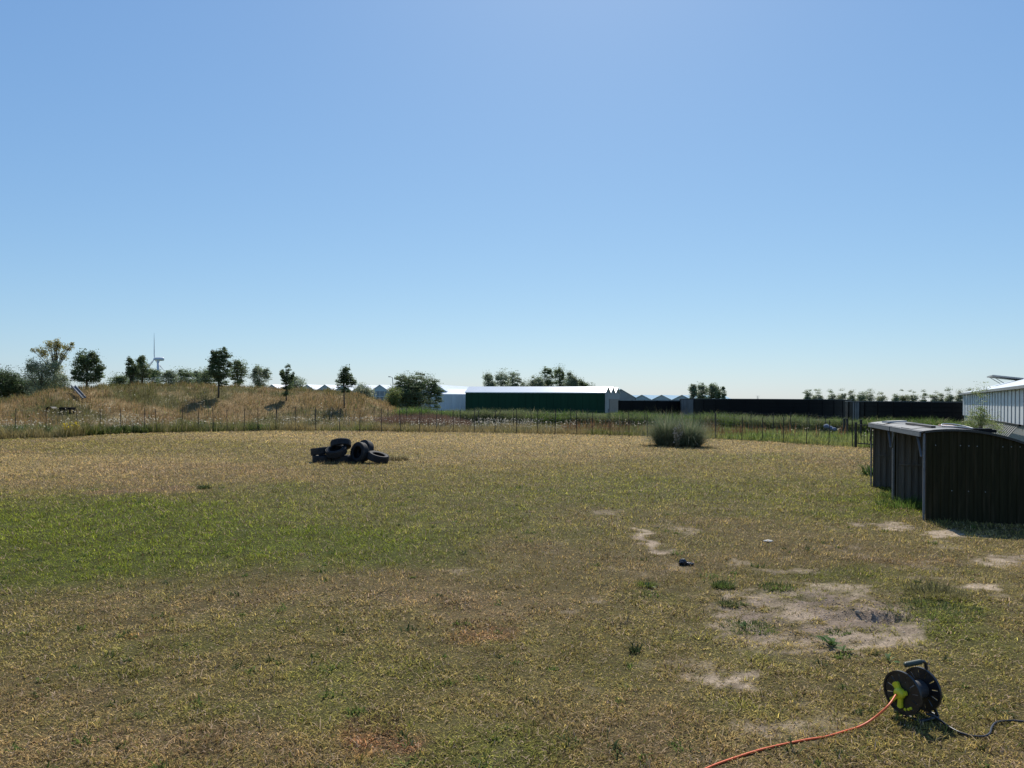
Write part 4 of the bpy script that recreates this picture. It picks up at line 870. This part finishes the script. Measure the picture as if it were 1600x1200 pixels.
# ================================================================== cable reel
M_blk = mat('black_plastic', (.014, .014, .016), rough=.38, var=.15, scale=20, spec=.5, dirt=((.10, .085, .06), 30, .25))
M_hub = mat('dark_grey_drum', (.05, .052, .056), rough=.5)
M_yel = mat('yellow_plastic', (.62, .60, .03), rough=.4, var=.08, scale=20)
M_grip = mat('green_black_grip', (.03, .05, .04), rough=.5)
base = G(1425, 1119); base.z = gzs(base.x, base.y)
vaz = math.atan2(base.x, base.y); v2 = Vector((math.sin(vaz), math.cos(vaz), 0)); lf = Vector((-v2.y, v2.x, 0))
ph = R(38); nrm = (-v2*math.cos(ph)+lf*math.sin(ph)).normalized(); tg = Vector((-nrm.y, nrm.x, 0))
reel = empty('cable_reel', base, 'black cable reel with yellow socket plate and upright carrying handle', 'cable reel')
CZ, RR, HW = .138, .114, .075
ctr = base+Z*CZ
RM = Matrix((tg.to_tuple(), Z.to_tuple(), nrm.to_tuple())).transposed().to_4x4()
def put(mb): mb.v = [tuple(ctr + (RM @ Vector(v))) for v in mb.v]; return mb
def flange(z0, z1):
    m = MB(); n = 96; rads = [.030, .052, .060, .098, .104, RR]
    def cell(i_, k):                      # radial slots
        return not (i_ == 2 and (k % 8) in (3,))
    for i_ in range(5):
        for k in range(n):
            if not cell(i_, k): continue
            a0_, a1_ = 2*math.pi*k/n, 2*math.pi*(k+1)/n; r0, r1 = rads[i_], rads[i_+1]
            lip = .004 if i_ == 4 else 0.0
            P_ = [(r0*math.cos(a0_), r0*math.sin(a0_)), (r1*math.cos(a0_), r1*math.sin(a0_)), (r1*math.cos(a1_), r1*math.sin(a1_)), (r0*math.cos(a1_), r0*math.sin(a1_))]
            m.add([(x_, y_, z0-lip) for x_, y_ in P_]+[(x_, y_, z1+lip) for x_, y_ in P_], [(3, 2, 1, 0), (4, 5, 6, 7), (0, 1, 5, 4), (1, 2, 6, 5), (2, 3, 7, 6), (3, 0, 4, 7)])
    return put(m)
flange(HW-.003, HW+.003).build('flange', M_blk, reel); flange(-HW-.003, -HW+.003).build('flange', M_blk, reel)
put(MB().lathe([(.047, -HW+.004), (.047, HW-.004)], 40)).build('drum', M_hub, reel, True)
put(MB().lathe([(.0001, -HW-.02), (.028, -HW-.02), (.028, HW+.012), (.0001, HW+.012)], 28)).build('axle', M_blk, reel)
# yellow plate on the front flange: three lobes and a plug cover
zf = HW+.006
def lobe(a_, l, w0, w1):
    P_ = []; d_ = Vector((math.cos(a_), math.sin(a_), 0)); s_ = Vector((-d_.y, d_.x, 0))
    P_ += [s_*w0, d_*l*.55+s_*w1*.8, d_*l*.85+s_*w1] + [d_*l*.85+d_*w1*.6*math.sin(t)+s_*w1*math.cos(t) for t in np.linspace(.3, math.pi-.3, 5)] + [d_*l*.85-s_*w1, d_*l*.55-s_*w1*.8, -s_*w0]
    return put(MB().prism([p+Z*zf for p in P_], (0, 0, .014)))
lobe(R(128), .058, .012, .020).build('socket_lobe', M_yel, reel)
lobe(R(268), .085, .014, .014).build('socket_lobe', M_yel, reel)
lobe(R(226), .090, .010, .012).build('socket_lobe', M_yel, reel)
lobe(R(18), .036, .012, .013).build('socket_lobe', M_yel, reel)
put(MB().lathe([(.0001, zf+.034), (.020, zf+.034), (.027, zf+.028), (.028, zf+.015), (.028, zf)], 28)).build('plug_cover', M_yel, reel, True)
for a_ in (285, 300, 312):
    q_ = Vector((math.cos(R(a_))*.083, math.sin(R(a_))*.083, 0)); m = MB().lathe([(.0001, zf+.004), (.007, zf+.003), (.008, zf-.002)], 12); m.v = [(x_+q_.x, y_+q_.y, z_) for x_, y_, z_ in m.v]; put(m).build('button', M_yel, reel)
# stand: foot frame, upright behind the rear flange, grip over the top
b_ = HW+.022; bf = HW-.03
foot = [(-.08, -CZ+.010, bf-.015), (-.08, -CZ+.010, -b_), (-.065, -CZ+.010, -b_-.015), (.065, -CZ+.010, -b_-.015), (.08, -CZ+.010, -b_), (.08, -CZ+.010, bf-.015), (.065, -CZ+.010, bf), (-.065, -CZ+.010, bf), (-.08, -CZ+.010, bf-.015)]
put(MB().tube(foot, .0095, 8)).build('foot_frame', M_blk, reel, True)
up = spline([(.02, -CZ+.012, -b_-.015), (.015, -.06, -b_-.004), (.01, .05, -b_+.002), (.01, .128, -b_+.004), (.01, .150, -b_+.022), (.01, .153, -b_+.05)], 6)
put(MB().tube(up, .009, 8)).build('upright', M_blk, reel, True)
gm = MB(); gl = .118; pr = [(.0001, 0)]
for k in range(12): pr += [(.0135, gl*k/12+.001), (.0145, gl*k/12+.004), (.0115, gl*k/12+.0085)]
pr += [(.013, gl), (.0001, gl+.003)]
gm.lathe(pr, 14); gm.v = [(x_+.01, y_+.153, z_-b_+.045) for x_, y_, z_ in gm.v]; put(gm).build('grip', M_grip, reel, True)
lg = MB()
for sx_ in (-1, 1): lg.bar((sx_*.08, -CZ+.012, -b_+.0), (0.01, 0, -b_-.002), .016, .008)
put(lg).build('strut', M_blk, reel)
# cables
def cable(path, r, m_, name, label):
    P_ = []
    for px, py, z in path:
        q = G(px, py, z)
        P_.append(Vector((q.x, q.y, q.z + gzs(q.x, q.y))))
    s = spline(P_, 9); o_ = MB().tube(s, r, 8).mesh(name, m_, True, s[0]); return tag(ob(name, o_, None, s[0]), label, 'cable')
tip = ctr + RM @ Vector((-.004, -.004, zf+.036)); print('TIP', tip)
P_ = [tip]
for px, py, z in [(1388, 1102, .105), (1366, 1121, .045), (1345, 1134, .014), (1320, 1143, .007), (1290, 1153, .005), (1255, 1159, .005), (1195, 1171, .006), (1143, 1186, .005), (1100, 1203, .004), (1040, 1235, .005), (960, 1290, .01)]:
    q = G(px, py, z); P_.append(Vector((q.x, q.y, q.z+gzs(q.x, q.y))))
s = spline(P_, 9); tag(ob('extension_cable', MB().tube(s, .0052, 8).mesh('extension_cable', mat('orange_cable', (.78, .14, .035), rough=.45, var=.05), True, s[0]), None, s[0]), 'orange extension cable running from the reel towards the bottom edge', 'cable')
cable([(1447, 1116, .035), (1458, 1119, .03), (1470, 1127, .012), (1482, 1136, .008), (1498, 1144, .010), (1516, 1149.5, .008), (1536, 1151, .009), (1546.5, 1146, .012), (1550, 1135, .012), (1558, 1127.5, .012), (1578, 1124.5, .012), (1602, 1126, .012), (1660, 1130, .01)], .0058, mat('black_cable', (.022, .020, .022), rough=.4), 'power_cable', 'black power cable snaking from the reel to the right edge')

# ================================================================== weeds, stones and litter
M_weed = mat('weed_leaf', (.07, .12, .03), spec=.15, rough=.75, var=.25, scale=30, trans=.25)
M_weedg = mat('grey_green_leaf', (.15, .18, .07), spec=.15, rough=.75, var=.25, scale=30, trans=.2)
def leafmesh(m_, L=.10, W=.03, arch=.35):
    vs = []; n = 6; wp = [.15, .5, .7, 1.0, .8, .05]
    for k in range(n):
        f = k/(n-1); w_ = W/2*wp[k]; z = math.sin(f*2.4)*L*arch*.5; x = f*L
        vs += [(x, -w_, z+.12*w_), (x, 0, z-.18*w_), (x, w_, z+.12*w_)]
    fs = [(i_*3+j, i_*3+3+j, i_*3+4+j, i_*3+1+j) for i_ in range(n-1) for j in (0, 1)]
    return MB().add(vs, fs).mesh('leaf', m_, True)
LM = [leafmesh(M_weed, .11, .034), leafmesh(M_weed, .08, .028, .7), leafmesh(M_weedg, .09, .036, .3)]
def rosette(px, py, n, sc, label, which=(0, 1), seed=0, up=.35):
    rr = random.Random(seed); b = G(px, py); b.z = gzs(b.x, b.y); r = empty('broadleaf_weed', b, label, 'weed', 'broad-leaved weeds in the turf')
    for k in range(n):
        o_ = ob('leaf', LM[rr.choice(which)], r, (rr.gauss(0, .012), rr.gauss(0, .012), .006)); s = sc*rr.uniform(.65, 1.25); o_.scale = (s, s, s)
        o_.rotation_euler = (rr.gauss(0, .25), -rr.uniform(.05, up*1.8), k*6.283/n+rr.gauss(0, .35))
def tuft(px, py, h, rad, n, label, c0=(.10, .14, .035), seed=0, wid=.006, lo=.5):
    g = np.random.default_rng(seed); b = G(px, py); b.z = gzs(b.x, b.y)-.005; r = rad*np.sqrt(g.random(n)); th = g.uniform(0, 6.283, n)
    V, Fc, cc = blades(np.stack([r*np.cos(th), r*np.sin(th)*.8, gz(b.x+r*np.cos(th), b.y+r*np.sin(th)*.8)-b.z-.004], 1), th+g.normal(0, .7, n), g.uniform(lo, 1.5, n), h*g.uniform(.5, 1.2, n), wid*g.uniform(.6, 1.3, n), np.array(c0)*np.exp(g.normal(0, .28, n))[:, None], 2, .6)
    tag(ob('grass_tuft', raw('grass_tuft', V, Fc, leafm, cc), None, b), label, 'grass tuft', 'green tufts in the turf')
rosette(1302, 1008, 10, .8, 'dark broad-leaved weed at the near edge of the bare sand', (0, 2), 1)
rosette(1320, 1018, 8, .75, 'broad-leaved weed just right of the dark one by the sand', (0, 2), 2)
rosette(1390, 1034, 8, .55, 'pale broad-leaved weed right behind the cable reel', (2, 0), 3)
rosette(1285, 1001, 6, .7, 'small leafy weed at the left of the weeds by the sand', (0, 1), 4)
rosette(1012, 918, 8, .8, 'light green leafy weed left of the black bag', (1, 2), 5, .6)
rosette(1165, 982, 8, .6, 'leafy weed within the grass strip left of the sand', (1, 0), 6)
tuft(1130, 918, .085, .10, 260, 'dark green tuft at the upper left of the bare sand', seed=11)
tuft(1137, 944, .06, .09, 200, 'small olive tuft below the dark green one', (.10, .12, .04), 12)
tuft(1214, 918, .06, .16, 300, 'flat green tuft at the far edge of the sand', seed=13, lo=.2)
tuft(1172, 980, .04, .22, 620, 'wide green grass strip left of the sand', (.12, .15, .04), 14, lo=.2)
tuft(1310, 985, .04, .09, 140, 'tiny green tuft in the middle of the sand', seed=15, lo=.2)
tuft(993, 1018, .085, .035, 60, 'single dark upright tuft in the brown foreground grass', (.05, .07, .03), 16, lo=1.0)
tuft(1462, 930, .10, .28, 420, 'tall brown green tuft right of the dug hole', (.17, .15, .06), 17, lo=.6)
tuft(1455, 955, .05, .40, 900, 'green grass cushion at the right rim of the hole', (.12, .15, .04), 18, lo=.3)
tuft(1010, 915, .07, .09, 160, 'yellow green tuft under the light green weed', (.13, .17, .03), 19, lo=.3)
tuft(622, 719, .16, .30, 260, 'dry brown tuft right of the tyre heap', (.15, .12, .06), 20, .012, .5)
tuft(320, 764, .09, .12, 180, 'dark green tuft in the brown patch of the left field', (.055, .085, .03), 21, .010, .5)
tuft(1358, 742, .38, .12, 70, 'lanky green weed at the far shelter post', (.09, .14, .04), 22, .03, .3)
tuft(1420, 791, .2, .5, 500, 'green grass growing along the open shelter front', (.10, .16, .035), 23, .009, .5)
tuft(1398, 776, .16, .3, 300, 'green grass at the middle shelter posts', (.11, .16, .04), 24, .009, .5)
tuft(738, 976, .03, .17, 420, 'rust brown dead grass patch in the middle foreground', (.22, .135, .065), 25, lo=.05)
tuft(582, 1136, .032, .16, 520, 'rust brown dead grass patch near the bottom edge', (.22, .135, .065), 26, lo=.05)
tuft(1340, 688, .5, .5, 260, 'green leafy clump at the foot of the gate', (.12, .17, .04), 27, .03, .3)
tuft(512, 724, .12, .32, 170, 'dry grass in front of the left end of the tyre heap', (.30, .23, .12), 31, .010, .5)
tuft(548, 724, .10, .36, 170, 'dry grass in front of the middle of the tyre heap', (.26, .22, .10), 32, .010, .5)
tuft(590, 724, .10, .30, 150, 'dry grass in front of the right end of the tyre heap', (.30, .23, .12), 33, .010, .5)
tuft(1475, 818, .09, .40, 260, 'thin grass at the foot of the near shelter wall', (.20, .19, .07), 34, .007, .5)
def pebble(px, py, s, m_, name, label, cat, group=None, seed=0):
    g = np.random.default_rng(seed); m = MB(); P_ = [(math.sin(t), -math.cos(t)) for t in np.linspace(0.02, math.pi-.02, 7)]
    m.lathe([(r_, z_) for r_, z_ in P_], 10); b = G(px, py); b.z = gzs(b.x, b.y)
    m.v = [(x_*s[0]*(1+.18*math.sin(3*x_+seed)+.1*math.cos(5*y_)), y_*s[1]*(1+.15*math.sin(4*y_+seed)), (z_*.9+.55)*s[2]*(1+.12*math.sin(6*x_+2*y_))) for x_, y_, z_ in m.v]
    tag(ob(name, m.mesh(name, m_, True), None, b), label, cat, group)
M_stone = mat('pale_stone', (.42, .40, .36), rough=.8, var=.15, scale=30, bump=.4)
pebble(1200, 847, (.062, .05, .018), M_stone, 'stone', 'flat white stone in the grass before the shelters', 'stone')
# clods thrown out of the dug hole
M_clod = mat('sand_clod', (.46, .37, .27), rough=.95, var=.25, scale=40, bump=.8, bscale=90)
g = np.random.default_rng(77); vs, fs = [], []
mm = MB(); ico = MB().lathe([(math.sin(t), -math.cos(t)) for t in np.linspace(.05, math.pi-.05, 4)], 5)
c_ = G(1270, 968)
cx_ = np.concatenate([HOLE.x+g.normal(-.02, .22, 400), c_.x+g.normal(0, .5, 900)]); cy_ = np.concatenate([HOLE.y+g.normal(.06, .13, 400), c_.y+g.normal(0, .4, 900)])
ok_ = zones(cx_, cy_)[1] > .35; cx_, cy_ = cx_[ok_], cy_[ok_]; cz_ = gz(cx_, cy_)
for x_, y_, zz in zip(cx_, cy_, cz_):
    s_ = g.gamma(1.5, .0016)+.001; an = g.uniform(0, 6.28); ca, sa = math.cos(an), math.sin(an); sx_, sy_, sz_ = s_*g.uniform(.7, 1.4), s_*g.uniform(.6, 1.2), s_*g.uniform(.5, .9)
    mm.add([(x_+(vx*ca*sx_-vy*sa*sy_), y_+(vx*sa*sx_+vy*ca*sy_), zz+vz*sz_+sz_*.4) for vx, vy, vz in ico.v], ico.f)
tag(ob('soil_clods', mm.mesh('soil_clods', M_clod)), 'crumbs and clods of dry sandy soil around the dug hole', 'soil', kind='stuff')
# crumpled black bag
b = G(1070, 883); b.z = gzs(b.x, b.y); bag = empty('crumpled_bag', b, 'small crumpled glossy black bag lying in the grass', 'bag'); M_bag = mat('black_bag', (.012, .012, .014), rough=.25, spec=.6)
def lump(cx, cy, rx, ry, rz, seed):
    m = MB().lathe([(math.sin(t), -math.cos(t)) for t in np.linspace(.02, math.pi-.02, 10)], 16); out = []
    for x_, y_, z_ in m.v:
        k = 1+.35*(float(vn(np.array([x_*2.3+seed*3+5]), np.array([y_*2.3+z_*1.7+9]), seed)[0])-.5)+.25*(float(vn(np.array([x_*5+9]), np.array([z_*5+y_*4+20]), seed+3)[0])-.5)
        out.append((cx+x_*rx*k, cy+y_*ry*k, (z_*k+.8)*rz))
    m.v = out; return m
ob('bag_body', lump(-.022, 0, .042, .04, .034, 1).mesh('bag_body', M_bag), bag); ob('bag_end', lump(.042, -.01, .046, .028, .018, 2).mesh('bag_end', M_bag), bag)
